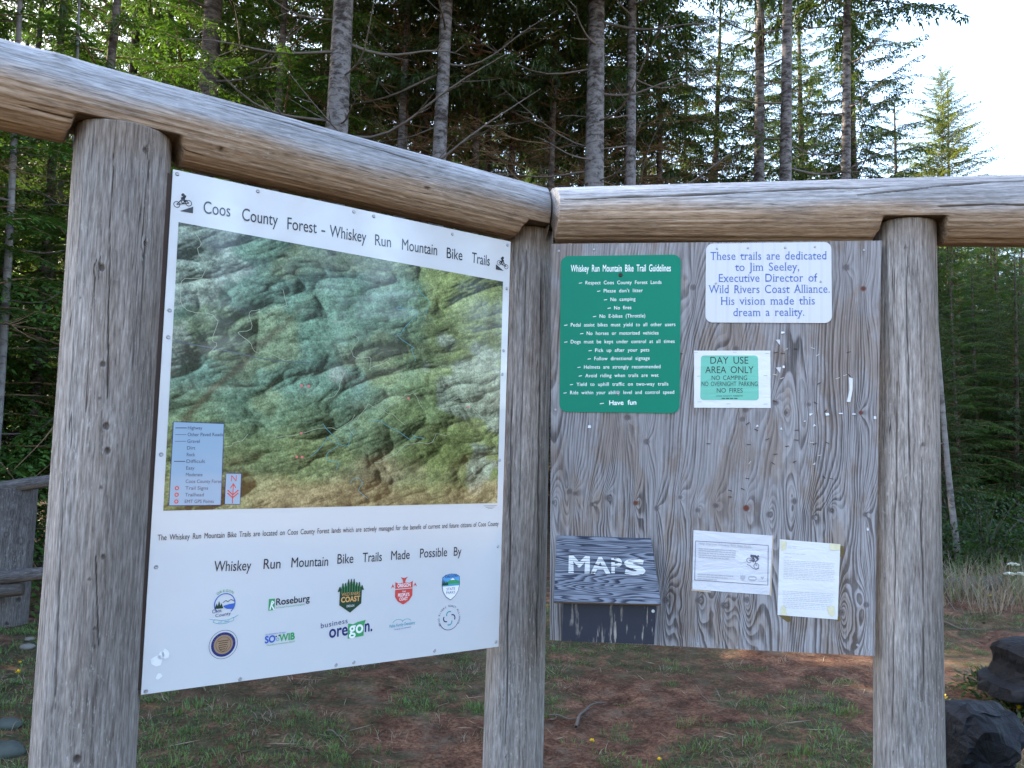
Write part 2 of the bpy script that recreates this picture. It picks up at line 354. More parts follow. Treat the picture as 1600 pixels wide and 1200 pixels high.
# ------------------------------------------------------------------ the kiosk: three log posts and two log beams
KL = Vector((.03, 3.30, 0))
kiosk = thing('log_kiosk', KL, 'grey weathered log frame of three posts and two beams holding the trail signs', 'sign kiosk')
class Log:
    def __init__(s, p0, p1, r0, r1, seed, roll=0.):
        s.p0 = np.array(p0, float); s.p1 = np.array(p1, float); s.L = np.linalg.norm(s.p1 - s.p0); s.a = (s.p1 - s.p0) / s.L
        s.r0, s.r1, s.seed = r0, r1, seed
        ref = np.array([0, 0, 1.]) if abs(s.a[2]) < .7 else np.array([0, -1., 0])
        s.e = ref - s.a * (ref @ s.a); s.e /= np.linalg.norm(s.e); s.f = np.cross(s.a, s.e)   # theta 0 = e (up on beams, viewer on posts)
        s.knots, s.cracks, s.notch, s.planes, s.flats = [], [], [], [], []
        s.tan = lambda t, nz, st: np.zeros_like(t); s.stain = []
    def r(s, st): return s.r0 + (s.r1 - s.r0) * st / s.L
    def hit(s, x, y):
        d = ray(x, y); o = CAMP - s.p0
        dp = d - s.a * (d @ s.a); op = o - s.a * (o @ s.a); R = (s.r0 + s.r1) / 2
        A = dp @ dp; B = 2 * dp @ op; C = op @ op - R * R; D = B * B - 4 * A * C
        t = (-B - math.sqrt(max(D, 0))) / (2 * A); q = CAMP + d * t - s.p0; st = q @ s.a; rad = q - s.a * st
        return st, math.atan2(rad @ s.f, rad @ s.e)
    def build(s, name, mat, parent, nt=220, ds=.011, label=None):
        ns = int(s.L / ds) + 1; S, T = np.meshgrid(np.linspace(0, s.L, ns), np.linspace(0, 2 * PI, nt, endpoint=False), indexing='ij')
        cx, cy = np.cos(T), np.sin(T)
        R = s.r(S) * (1 + .05 * (fbm(cx * 1.3 + S * .9 + 40, cy * 1.3 + S * .5, s.seed, 3) - .5)) + .004 * (vn(cx * 14 + 30, cy * 14 + S * .7, s.seed + 5) - .5)
        dark = np.zeros_like(R)
        for (ks, kt, kr, hole) in s.knots:
            dt = np.angle(np.exp(1j * (T - kt))) * R; d = np.hypot((S - ks) * .85, dt)
            R = R + .35 * kr * np.exp(-(d / (kr * 2.2)) ** 2) - (.7 * kr * sst(kr, kr * .55, d) if hole else 0)
            dark = np.maximum(dark, (.66 if hole else .45) * sst(kr * 1.05, kr * .75, d) * (1 - .75 * sst(kr * .6, kr * .3, d) * (not hole)))
        for (s0, t0, s1, t1, wd, dep) in s.cracks:
            u = np.clip((S - s0) / (s1 - s0 + 1e-9), 0, 1); tc = t0 + (t1 - t0) * u + .035 * (vn(S * 7, S * 0, s.seed + 9) - .5) * 2
            wid = wd * np.clip(np.minimum(u, 1 - u) * 8, 0, 1) * (.55 + .9 * vn(S * 9, S * 0 + 4, s.seed + 2))
            ins = ((S >= min(s0, s1)) & (S <= max(s0, s1)))
            dt = np.abs(np.angle(np.exp(1j * (T - tc)))) * R
            k = sst(1.6, .4, dt / (wid + 1e-6)) * ins * (wid > 1e-5)
            R = R - dep * k; dark = np.maximum(dark, .9 * k)
        X = s.a[None, None] * S[..., None] + (s.e[None, None] * cx[..., None] + s.f[None, None] * cy[..., None]) * R[..., None]
        W = X + s.p0
        for (pt, nn) in s.flats:                       # flat faces sawn on the log
            d = (W - pt) @ nn; W = W - np.maximum(d, 0)[..., None] * nn
        for (ns0, hw, zc, sl) in s.notch:
            lim = zc - np.maximum(np.abs(S - ns0) - hw, 0) / sl
            push = np.maximum(lim - W[..., 2], 0); W[..., 2] += push; dark = np.maximum(dark, sst(.003, .02, push) * .62)
        for (pt, nn) in s.planes:                      # end cuts
            d = (W - pt) @ nn; k = (d > 0); W = W - (np.where(k, d, 0) / (s.a @ nn))[..., None] * s.a
        nz = (s.e[2] * cx + s.f[2] * cy)
        tan = s.tan(T, nz, S) + np.zeros_like(R)
        for (s0, s1, t0, tw) in s.stain:
            dark = np.maximum(dark, .62 * sst(s0, s1, S) * (np.abs(np.angle(np.exp(1j * (T - t0)))) < tw))
        V = W.reshape(-1, 3); Fq = grid_faces(nt, ns, True); base = len(V)
        V = np.concatenate([V, W[0].mean(0, keepdims=True), W[-1].mean(0, keepdims=True)])
        j = np.arange(nt); j2 = (j + 1) % nt
        c0 = np.stack([np.full(nt, base), j2, j, j], -1); c1 = np.stack([np.full(nt, base + 1), (ns - 1) * nt + j, (ns - 1) * nt + j2, (ns - 1) * nt + j2], -1)
        faces = [tuple(f) for f in Fq] + [tuple(f[:3]) for f in c0] + [tuple(f[:3]) for f in c1]
        # local frame: z along the log so the grain runs along it
        Q = np.stack([s.e, s.f, s.a], 0); Vl = (V - s.p0) @ Q.T
        o = mesh(name, Vl, faces, mat, parent, attrs={'tan': np.append(tan.ravel(), [.3, .3]), 'dark': np.append(dark.ravel(), [.5, .5])}, smooth=True, local=True)
        mw = Matrix([[s.e[0], s.f[0], s.a[0], 0], [s.e[1], s.f[1], s.a[1], 0], [s.e[2], s.f[2], s.a[2], 0], [0, 0, 0, 1]])
        o.rotation_euler = mw.to_euler(); o.location = Vector(s.p0) - worldloc(parent)
        if label: o['label'] = label
        return o
def beamtan(t, nz, st): return sst(.38, -.40, nz + .45 * (vn(t * 3, st * 2.3, 77) - .5)) * 1.15
# beams: their axes are found on the vertical planes just behind the sign boards
PLb = Plane(PL.P(0, 0, -.10), math.radians(35.406)); PRb = Plane(PR.P(0, 0, -.09), math.radians(-7.187))
def onp(pl, x, y): uv = pl.uv(x, y); return pl.P(*uv)
bl0 = onp(PLb, 0, 134); bl1 = onp(PLb, 846, 343); br0 = onp(PRb, 852, 337); br1 = onp(PRb, 1600, 330)
print('beam ends', bl0, bl1, br0, br1)
dl = (bl1 - bl0) / np.linalg.norm(bl1 - bl0); dr = (br1 - br0) / np.linalg.norm(br1 - br0)
J = (bl1 + br0) / 2; miter = dl + dr; miter /= np.linalg.norm(miter)
PC = np.array([.045, 3.315]); 
beamL = Log(bl0 - dl * .75, J + dl * .12, .124, .117, 11); beamL.planes = [(J - miter * .004, miter)]
beamR = Log(br0 - dr * .12, br1 + dr * .5, .105, .140, 12); beamR.planes = [(J + miter * .004, -miter)]
postL = Log((*at(163, 700, 2.42)[:2], -.5), (*at(163, 700, 2.42)[:2], at(190, 212, 2.42)[2]), .138, .131, 13)
postC = Log((PC[0], PC[1], -.5), (PC[0], PC[1], at(830, 362, 3.3)[2]), .121, .106, 14)
pr = at(1418, 800, 3.03)
postR = Log((*pr[:2], -.5), (*at(1413, 420, 3.03)[:2], at(1415, 352, 3.03)[2]), .124, .108, 15)
for b, posts in ((beamL, (postL, postC)), (beamR, (postR, postC))):
    for p in posts:
        st = (p.p1 - b.p0) @ b.a; b.notch.append((st, (.142 if p is postL else .106), p.p1[2] + .004, .22))
beamL.tan = beamR.tan = beamtan
s0, t0 = beamR.hit(862, 309); s1, t1 = beamR.hit(1400, 291); beamR.cracks += [(s0, t0, s1, t1, .0035, .012)]
s0, t0 = beamR.hit(1330, 304); s1, t1 = beamR.hit(1640, 283); beamR.cracks += [(s0, t0, s1, t1, .003, .01)]
s0, t0 = beamR.hit(1460, 325); s1, t1 = beamR.hit(1640, 318); beamR.cracks += [(s0, t0, s1, t1, .002, .008)]
s0, t0 = beamL.hit(300, 150); s1, t1 = beamL.hit(700, 265); beamL.cracks += [(s0, t0, s1, t1, .0018, .006)]
s0, t0 = beamL.hit(20, 160); s1, t1 = beamL.hit(330, 245); beamL.cracks += [(s0, t0, s1, t1, .0018, .006)]
for (x, y, k, hole) in ((95, 92, .02, 0), (668, 294, .008, 1), (345, 233, .01, 1)): beamL.knots.append((*beamL.hit(x, y), k, hole))
for (x, y, k) in ((228, 234, .011), (158, 418, .013), (228, 380, .010), (161, 569, .010), (156, 622, .006), (166, 666, .012), (168, 704, .011), (158, 762, .006), (161, 870, .008), (140, 905, .006), (148, 982, .006), (121, 1186, .014), (125, 465, .005), (148, 1010, .005)):
    postL.knots.append((*postL.hit(x, y), k * .82, 1))
for a, b_ in (((175, 225), (165, 640)), ((103, 690), (85, 1130)), ((150, 860), (155, 1020))):
    s0, t0 = postL.hit(*a); s1, t1 = postL.hit(*b_); postL.cracks.append((s0, t0, s1, t1, .0016, .006))
s0, t0 = postC.hit(848, 372); s1, t1 = postC.hit(838, 1100); postC.cracks.append((s0, t0, s1, t1, .003, .012))
s0, t0 = postC.hit(800, 600); s1, t1 = postC.hit(790, 1190); postC.cracks.append((s0, t0, s1, t1, .0022, .008))
s0, t0 = postC.hit(822, 380); s1, t1 = postC.hit(812, 820); postC.cracks.append((s0, t0, s1, t1, .0016, .006))
for a, b_ in (((1418, 360), (1420, 760)), ((1400, 560), (1396, 1190)), ((1440, 700), (1446, 1100))):
    s0, t0 = postR.hit(*a); s1, t1 = postR.hit(*b_); postR.cracks.append((s0, t0, s1, t1, .0016, .006))
for (x, y, k) in ((1415, 386, .006), (1443, 695, .007)): postR.knots.append((*postR.hit(x, y), k, 1))
postR.flats = [(PR.P(0, 0, -.020), PR.n * 1.)] if False else []
for p in (postL, postC, postR):
    p.tan = (lambda t, nz, st, q=p: sst(.2, 1.1, -np.sin(t)) * .0 + sst(q.L - .16, q.L - .02, st) * .55 + .26 + .38 * sst(.25, .9, np.cos(t - 1.0)))
    p.stain = []
beamL.build('beam', MAT_LOG, kiosk, 300, .011, 'long left log beam running towards the viewer over the map sign')
beamR.build('beam', MAT_LOG, kiosk, 300, .011, 'right log beam with a long dark crack over the plywood board')
postL.build('post', MAT_POST, kiosk, 320, .005, 'thick pale left post dotted with dark knot holes')
postC.build('post', MAT_POST, kiosk, 240, .007, 'cracked corner post between the two boards')
postR.build('post', MAT_POST, kiosk, 240, .007, 'scuffed right post carrying the edge of the plywood')

# ------------------------------------------------------------------ flat-work helpers (sign faces, lettering, emblems)
def slab(pl, quad, w0, w1):                 # quad of uv corners (ccw from viewer), thickness from w0 (back) to w1 (front)
    a = pl.PP(quad, w1); b = pl.PP(quad, w0); n = len(quad)
    f = [tuple(range(n)), tuple(range(2 * n - 1, n - 1, -1))] + [(i, n + i, n + (i + 1) % n, (i + 1) % n) for i in range(n)]
    f = [f[0], f[1]] + [tuple(reversed(x)) for x in f[2:]]
    return np.concatenate([a, b]), f
def rounded(quad, r, k=7):
    q = np.asarray(quad, float); out = []; n = len(q)
    for i in range(n):
        p = q[i]; a = q[i - 1] - p; b = q[(i + 1) % n] - p; a /= np.linalg.norm(a); b /= np.linalg.norm(b)
        c = p + (a + b) * r
        for j in range(k + 1):
            t = j / k * PI / 2; out.append(c - b * r * math.cos(t) * 1. - a * r * math.sin(t) if True else 0)
    return np.array(out)
def uvs(pl, pts, w=0.): return np.array([pl.uv(x, y, w) for x, y in pts])
class Flat:                                 # collects flat polygons on a board into one mesh with several inks
    def __init__(s, pl, w): s.pl, s.w = pl, w; s.V, s.F, s.I, s.mats = [], [], [], []; s.n = 0
    def mi(s, m):
        if m not in s.mats: s.mats.append(m)
        return s.mats.index(m)
    def poly(s, uv, m, lift=0.):
        uv = np.asarray(uv, float)
        ar = np.sum(uv[:, 0] * np.roll(uv[:, 1], -1) - np.roll(uv[:, 0], -1) * uv[:, 1])
        if ar < 0: uv = uv[::-1]
        s.V.append(s.pl.PP(uv, s.w + lift)); s.F.append(tuple(range(s.n, s.n + len(uv)))); s.I.append(s.mi(m)); s.n += len(uv)
    def mesh2d(s, uv, faces, m, lift=0.):
        s.V.append(s.pl.PP(uv, s.w + lift)); k = s.mi(m)
        for f in faces: s.F.append(tuple(int(i) + s.n for i in f)); s.I.append(k)
        s.n += len(uv)
    def disc(s, c, r, m, lift=0., n=28, ry=None, a0=0., a1=2 * PI):
        t = np.linspace(a0, a1, n, endpoint=(a1 - a0) < 6.2); s.poly(np.stack([c[0] + r * np.cos(t), c[1] + (ry or r) * np.sin(t)], 1), m, lift)
    def ring(s, c, r0, r1, m, lift=0., n=32, a0=0., a1=2 * PI, ry=1.):
        t = np.linspace(a0, a1, n)
        for i in range(n - 1):
            q = [(r0, t[i]), (r1, t[i]), (r1, t[i + 1]), (r0, t[i + 1])]
            s.poly([(c[0] + r * math.cos(a), c[1] + ry * r * math.sin(a)) for r, a in q], m, lift)
    def line(s, pts, wd, m, lift=0.):
        pts = np.asarray(pts, float)
        for a, b in zip(pts[:-1], pts[1:]):
            d = b - a; L = np.linalg.norm(d)
            if L < 1e-7: continue
            k = np.array([-d[1], d[0]]) / L * wd / 2; e = d / L * wd * .25
            s.poly([a - k - e, b - k + e, b + k + e, a + k - e], m, lift)
    def build(s, name, parent, label=None):
        o = mesh(name, np.concatenate(s.V), s.F, s.mats, parent, midx=s.I)
        if label: o['label'] = label
        return o
_tcache = {}
def glyphs(txt, off=0., sw=1., sch=1., serif=False):
    k = (txt, off, sw, sch, serif)
    if k in _tcache: return _tcache[k]
    cu = bpy.data.curves.new('t', 'FONT'); cu.body = txt; cu.resolution_u = 3; cu.space_word = sw; cu.space_character = sch; cu.fill_mode = 'FRONT'
    ob = bpy.data.objects.new('t', cu); COL.objects.link(ob)
    dg = bpy.context.evaluated_depsgraph_get(); dg.update(); c2 = ob.evaluated_get(dg).to_curve(dg)
    loops = []
    for sp in c2.splines:                   # every outline as a polyline
        bp = sp.bezier_points; n = len(bp); L_ = []
        for a in range(n):
            p, q = bp[a], bp[(a + 1) % n]; p0, h0, h1, p1 = (np.array(v[:2]) for v in (p.co, p.handle_right, q.handle_left, q.co))
            straight = abs(np.cross(h0 - p0, p1 - p0)) + abs(np.cross(h1 - p0, p1 - p0)) < 1e-5
            for t in ((0,) if straight else (0, .25, .5, .75)): L_.append((1 - t) ** 3 * p0 + 3 * t * (1 - t) ** 2 * h0 + 3 * t * t * (1 - t) * h1 + t ** 3 * p1)
        L_ = np.array(L_); L_ = L_[np.hypot(*(L_ - np.roll(L_, 1, 0)).T) > 6e-3]
        if len(L_) > 2: loops.append(L_)
    ob.to_curve_clear(); bpy.data.objects.remove(ob); bpy.data.curves.remove(cu)
    area = lambda P: .5 * np.sum(P[:, 0] * np.roll(P[:, 1], -1) - np.roll(P[:, 0], -1) * P[:, 1])
    sg = np.sign(max((area(P) for P in loops), key=abs))
    if off:
        for a, P in enumerate(loops):
            d = np.roll(P, -1, 0) - P; d /= np.linalg.norm(d, axis=1, keepdims=True) + 1e-9; nn = np.stack([d[:, 1], -d[:, 0]], 1) * sg; m_ = nn + np.roll(nn, 1, 0); m_ /= np.maximum(np.linalg.norm(m_, axis=1, keepdims=True), .6); loops[a] = P + m_ * off
    outer = [P for P in loops if np.sign(area(P)) == sg]; holes = [P for P in loops if np.sign(area(P)) != sg]
    def inside(p, P):
        x, y = p; a, b = P, np.roll(P, -1, 0); c = (a[:, 1] > y) != (b[:, 1] > y)
        return np.sum(c & (x < (b[:, 0] - a[:, 0]) * (y - a[:, 1]) / (b[:, 1] - a[:, 1] + 1e-12) + a[:, 0])) % 2 == 1
    V = []; Fs = []; nV_ = 0
    for P in outer:
        rings_ = [P] + [h for h in holes if inside(h[0], P)]
        tris = tessellate_polygon([[Vector((x, y, 0)) for x, y in r_] for r_ in rings_]); pts_ = np.concatenate(rings_)
        V.append(pts_)
        for t in tris:
            a, b, c = (pts_[v] for v in t); cr = (b[0] - a[0]) * (c[1] - a[1]) - (b[1] - a[1]) * (c[0] - a[0])
            if abs(cr) > 1e-9: Fs.append(tuple(v + nV_ for v in (t if cr > 0 else t[::-1])))
        nV_ += len(pts_)
    V = np.concatenate(V)
    if serif:
        for P in loops:
            Q = np.roll(P, -1, 0)
            for a, b in zip(P, Q):
                L = abs(a[0] - b[0])
                if abs(a[1] - b[1]) < 2e-3 and .045 < L < .16:
                    x = (a[0] + b[0]) / 2; y = a[1]; hw = L / 2 + .055; th = .032; y0, y1 = (y, y + th) if y < .25 else (y - th, y)
                    n = len(V); V = np.concatenate([V, [(x - hw, y0), (x + hw, y0), (x + hw, y1), (x - hw, y1)]]); Fs.append((n, n + 1, n + 2, n + 3))
    _tcache[k] = (V, Fs); return _tcache[k]
CAPH = None
def capheight():
    global CAPH
    if CAPH is None: CAPH = glyphs('H')[0][:, 1].max()
    return CAPH
def text_uv(fl, txt, a, b, cap, m, lift=0., **kw):      # baseline from uv a to uv b, cap height in metres
    V, Fs = glyphs(txt, **kw); a = np.array(a); b = np.array(b)
    x0, x1 = V[:, 0].min(), V[:, 0].max(); e = (b - a); sx = np.linalg.norm(e) / (x1 - x0); e = e / np.linalg.norm(e); f = np.array([-e[1], e[0]])
    sy = cap / capheight() if cap else sx
    uv = a + np.outer((V[:, 0] - x0) * sx, e) + np.outer(V[:, 1] * sy, f); fl.mesh2d(uv, Fs, m, lift)
def text_px(fl, txt, xl, yl, xr, yr, cap_px, m, lift=0., **kw):
    a = fl.pl.uv(xl, yl, fl.w); b = fl.pl.uv(xr, yr, fl.w); c = fl.pl.uv((xl + xr) / 2, (yl + yr) / 2, fl.w); t = fl.pl.uv((xl + xr) / 2, (yl + yr) / 2 - cap_px, fl.w) if cap_px else None
    text_uv(fl, txt, a, b, (t - c)[1] if cap_px else None, m, lift, **kw)
def arc_text(fl, txt, c, r, a_mid, size, m, spread=None, flip=False, ry=1.):
    n = len(txt); adv = spread if spread else size * .78 / r
    for i, ch in enumerate(txt):
        if ch == ' ': continue
        t = a_mid + ((n - 1) / 2 - i) * adv * (-1 if flip else 1)
        V, Fs = glyphs(ch); s_ = size / .72; cx = (V[:, 0].min() + V[:, 0].max()) / 2
        rot = t - PI / 2 + (PI if flip else 0); X = (V[:, 0] - cx) * s_; Y = V[:, 1] * s_ - (size if flip else 0)
        uv = np.stack([c[0] + r * math.cos(t) + X * math.cos(rot) - Y * math.sin(rot), c[1] + r * ry * math.sin(t) + X * math.sin(rot) + Y * math.cos(rot)], 1); fl.mesh2d(uv, Fs, m)
def screw(pl, u, v, w, r, mat, parent, name='screw'):
    n = 10; t = np.linspace(0, 2 * PI, n, endpoint=False); ringo = np.stack([u + r * np.cos(t), v + r * np.sin(t)], 1); ringi = np.stack([u + r * .6 * np.cos(t), v + r * .6 * np.sin(t)], 1)
    V = np.concatenate([pl.PP(ringo, w), pl.PP(ringi, w + r * .45), pl.PP(np.array([[u, v]]), w + r * .30)])
    F = [(i, (i + 1) % n, n + (i + 1) % n, n + i) for i in range(n)] + [(n + i, n + (i + 1) % n, 2 * n) for i in range(n)]
    return mesh(name, V, F, mat, parent)

# ------------------------------------------------------------------ the big map sign
Lq = uvs(PL, [(220, 1085), (778, 1010), (797, 378), (270, 265)])
ms = thing('map_sign', PL.P(.6, 0, 0), 'large white laminated map sign with a green aerial map and sponsor emblems', 'map sign')
V, F = slab(PL, Lq, -.002, .004); mesh('panel', V, F, [MAT_MAPW], ms)
bq = Lq.copy(); bq[0] += (-.075, .012); bq[3] += (-.075, -.012); bq[1] += (-.012, .012); bq[2] += (-.012, -.012)
V, F = slab(PL, bq, -.036, -.0022); mesh('backing_board', V, F, MAT_EDGE, ms)
# aerial map print
Mq = uvs(PL, [(255, 798), (777, 786), (786, 440), (279, 347)], .0046)
nu, nv = 330, 280
A, B = np.meshgrid(np.linspace(0, 1, nu), np.linspace(0, 1, nv))
UV = (Mq[0] * ((1 - A) * (1 - B))[..., None] + Mq[1] * (A * (1 - B))[..., None] + Mq[2] * (A * B)[..., None] + Mq[3] * ((1 - A) * B)[..., None])
def terrain(a, b):
    wx = a + .10 * (fbm(a * 3, b * 3, 5) - .5); wy = b + .12 * (fbm(a * 3 + 9, b * 3, 6) - .5)
    x = (wx + wy * .75) * 2.2; y = (wy - wx * .55) * 2.5          # ridges running to the upper right
    r = 0; am = 1.35
    for i in range(6):
        n = vn(x * .95 * 2 ** i + 3 * i + .4 * r, y * 1.1 * 2 ** i, 60 + i); r = r + am * (1 - np.abs(2 * n - 1)); am *= .42
    return np.sign(r) * np.abs(r) ** 1.15
e = 1.2 / nu
H = terrain(A, B); hx = (terrain(A + e, B) - H) / e; hy = (terrain(A, B + e) - H) / e
shade = np.clip(1.0 + .085 * (hx * -.8 + hy * .55), .16, 1.8)
teal = np.array([.048, .150, .100]); blue = np.array([.045, .135, .130]); olive = np.array([.155, .175, .060]); pale = np.array([.30, .33, .27]); tan_ = np.array([.27, .20, .105]); yel = np.array([.185, .215, .065])
def lerp(c, d, f): return c * (1 - f[..., None]) + d * f[..., None]
C = np.ones(A.shape + (3,)) * teal
C = lerp(C, blue, .55 * sst(.50, .62, fbm(A * 4, B * 4, 31)))
C = lerp(C, olive, sst(.46, .60, fbm(A * 5 + 2, B * 5, 32)) * .7); C = lerp(C, np.array([.195, .25, .165]), .48 + 0 * A)
C = lerp(C, olive, sst(.45, .18, B + .25 * (fbm(A * 5, B * 5, 33) - .5)) * .75)
C = lerp(C, yel, sst(.52, .85, A + .3 * (fbm(A * 5, B * 5, 34) - .5)) * .8)  # yellow to the right, partly standing in for mirrored sunlit woods
C = lerp(C, pale, sst(.54, .58, fbm(A * 4.2 + 7, B * 4.2, 35) * .7 + .42 * sst(.34, .0, A) * sst(.45, .8, B) + .26 * sst(.72, .95, A) * sst(.9, .4, B)) * .55)
dv = sst(.035, .0, np.abs((B - .55) - 1.6 * A + .30 + .10 * (fbm(A * 5, B * 5, 41) - .5)) ) * sst(.45, .2, A)
C = lerp(C, np.array([.07, .06, .035]), dv * .8)
C = lerp(C, tan_, sst(.20, .02, B + .35 * (fbm(A * 5, B * 6, 36) - .5)) * sst(.05, .3, A) * .75)
C = C * .80 * shade[..., None] * (.5 + 1.0 * fbm(A * 75, B * 75, 38, 3))[..., None]
mo = mesh('map_print', PL.PP(UV.reshape(-1, 2), .0046), grid_faces(nu, nv), MAT_MAP, ms, attrs={'mapcol': np.clip(C, 0, 1).reshape(-1, 3)})
LAMC = {n_: lam('laminated_' + n_, c) for n_, c in dict(road=(.36, .39, .28), stream=(.09, .28, .32), marker=(.62, .16, .16), key=(.27, .37, .47), keytext=(.085, .10, .15), navy=(.025, .035, .14), blue=(.05, .12, .42), green=(.05, .30, .11), darkgreen=(.02, .055, .035), orange=(.60, .33, .12), red=(.55, .07, .065), teal=(.06, .33, .42), bronze=(.30, .20, .125), brown=(.09, .055, .035), lightgreen=(.33, .52, .20), skyblue=(.10, .34, .62), paper=(.76, .77, .78), palegreen=(.45, .62, .20)).items()}
W2 = .0052
fl = Flat(PL, W2)
def mp(a, b): return (Mq[0] * (1 - a) * (1 - b) + Mq[1] * a * (1 - b) + Mq[2] * a * b + Mq[3] * (1 - a) * b)
rd = random.Random(4)
def curve_ab(pts, jit, n=8):
    out = []; pts = np.array(pts, float)
    for a, b in zip(pts[:-1], pts[1:]):
        for i in range(n):
            t = i / n; p = a + (b - a) * t; out.append(p + np.array([vn(np.array([p[0] * 23]), np.array([p[1] * 23]), 3)[0] - .5, vn(np.array([p[0] * 23]), np.array([p[1] * 23]), 4)[0] - .5]) * jit)
    out.append(pts[-1]); return [mp(*p) for p in out]
for pts in ([(.03, .99), (.05, .85), (.02, .74), (.10, .66), (.09, .55)], [(.20, .73), (.17, .64), (.20, .58), (.30, .55)], [(.27, .80), (.28, .74), (.24, .72)], [(.40, .73), (.46, .72), (.50, .60), (.55, .55), (.60, .60)], [(.45, .55), (.44, .46), (.42, .42)], [(.60, .38), (.66, .47), (.72, .40)], [(.50, .28), (.53, .40), (.60, .42), (.66, .33)], [(.82, .40), (.86, .48), (.94, .36)], [(.30, .26), (.34, .28), (.46, .30), (.50, .36)], [(.10, .22), (.20, .27)], [(.55, .18), (.70, .26), (.82, .30)]):
    fl.line(curve_ab(pts, .05), .0013, LAMC['road'])
fl.line(curve_ab([(.0, .585), (.12, .565), (.26, .545), (.36, .552)], .006), .0022, LAMC['keytext'])
for pts in ([(.55, .30), (.62, .29), (.68, .31), (.72, .28)], [(.42, .30), (.42, .22), (.45, .14)], [(.36, .20), (.42, .26), (.50, .28)], [(.62, .86), (.66, .78), (.64, .70), (.69, .60)], [(.70, .88), (.72, .80)], [(.50, .12), (.53, .07), (.55, .03)]):
    fl.line(curve_ab(pts, .09), .0016, LAMC['stream'])
for a, b in ((.34, .46), (.36, .46), (.345, .28), (.335, .19), (.35, .19), (.67, .44), (.88, .42)): c = mp(a, b); fl.poly([c + (-.004, -.004), c + (.004, -.004), c + (.004, .004), c + (-.004, .004)], LAMC['marker'])
fl.build('route_lines', ms)
fl = Flat(PL, W2 + .0003)
kq = uvs(PL, [(264, 790), (345, 789), (350, 662), (271, 659)], fl.w); fl.poly(kq, LAMC['key'])
nq = uvs(PL, [(351, 788), (375, 788), (377, 740), (353, 739.5)], fl.w); fl.poly(nq, LAMC['key'])
fl.w += .0003
for q in (kq, nq): fl.line(np.vstack([q, q[:1]]), .0015, LAMC['navy'])
rows = [('Highway', 1), ('Other Paved Roads', 1), ('Gravel', 1), ('Dirt', 0), ('Rock', 0), ('Difficult', 1), ('Easy', 0), ('Moderate', 0), ('Coos County Forest', 0), ('Trail Signs', 2), ('Trailhead', 2), ('EMT GPS Points', 2)]
for i, (t, k) in enumerate(rows):
    y = 671 + i * 10.45; x0 = 293.5 - i * .45; wpx = len(t) * 3.25
    text_px(fl, t, x0, y, x0 + wpx, y, 5.2, LAMC['keytext'], off=.012)
    if k == 1: fl.line([fl.pl.uv(x0 - 19, y - 2.4, fl.w), fl.pl.uv(x0 - 2, y - 2.4, fl.w)], .0028 if i in (0, 5) else .0016, LAMC['keytext'])
    if k == 2: c = fl.pl.uv(x0 - 13, y - 2.4, fl.w); fl.ring(c, .003, .0065, LAMC['red'], n=12)
text_px(fl, 'N', 361, 752, 369.5, 752, 9.5, LAMC['red'])
c = fl.pl.uv(364, 769, fl.w)
for dy in (0, -.009): fl.line([c + (-.016, .006 + dy), c + (0, -.008 + dy), c + (.016, .006 + dy)], .004, LAMC['red'])
fl.line([c + (0, .024), c + (0, -.034)], .003, LAMC['red']); fl.line([c + (-.008, .013), c + (0, .026), c + (.008, .013)], .003, LAMC['red'])
fl.build('map_key', ms)
fl = Flat(PL, W2)
for t, xl, yl, xr, yr, cp in (('Coos', 318, 333, 360, 338.5, 19), ('County', 378, 344, 434, 353, 19), ('Forest', 449, 358, 495, 364.5, 18.5), ('-', 502, 366, 508, 367, 17), ('Whiskey', 515, 369.5, 572, 379, 18), ('Run', 586, 383, 611, 386.5, 17), ('Mountain', 628, 390, 683, 399, 17), ('Bike', 698, 403, 722.5, 407, 16.5), ('Trails', 737, 410, 765, 415.5, 16)):
    text_px(fl, t, xl, yl, xr, yr, cp, MAT_INK, off=.004)
fl.build('lettering', ms, 'title line in black type'); fl = Flat(PL, W2)
for t, xl, yl, xr, yr, cp in (('Whiskey', 334, 893, 392, 891, 16), ('Run', 411.5, 889, 438, 888, 15.5), ('Mountain', 455, 886.5, 512.5, 884, 15), ('Bike', 527, 881, 552, 879.5, 15), ('Trails', 566.5, 878.5, 596.5, 876.5, 14.5), ('Made', 611, 875, 640, 873, 14), ('Possible', 656, 871.5, 698.5, 869, 14), ('By', 709, 868.5, 721, 867.5, 13.5)):
    text_px(fl, t, xl, yl, xr, yr, cp, MAT_INK, off=.004)
fl.build('lettering', ms, 'thanks line in black type')
fl = Flat(PL, W2)
text_px(fl, 'The Whiskey Run Mountain Bike Trails are located on Coos County Forest lands which are actively managed for the benefit of current and future citizens of Coos County', 246, 844.5, 779, 821.5, 8, MAT_INK, sw=1.7, off=.004)
fl.build('small_print', ms, 'one long line of small type under the map'); fl = Flat(PL, W2)
for i in range(3): fl.line([fl.pl.uv(756 + 3 * i, 790.5 + 2.2 * i, fl.w), fl.pl.uv(776 - 3 * i, 790 + 2.2 * i, fl.w)], .0014, MAT_TINY)
fl.build('small_print', ms, 'tiny credit at the corner of the map')
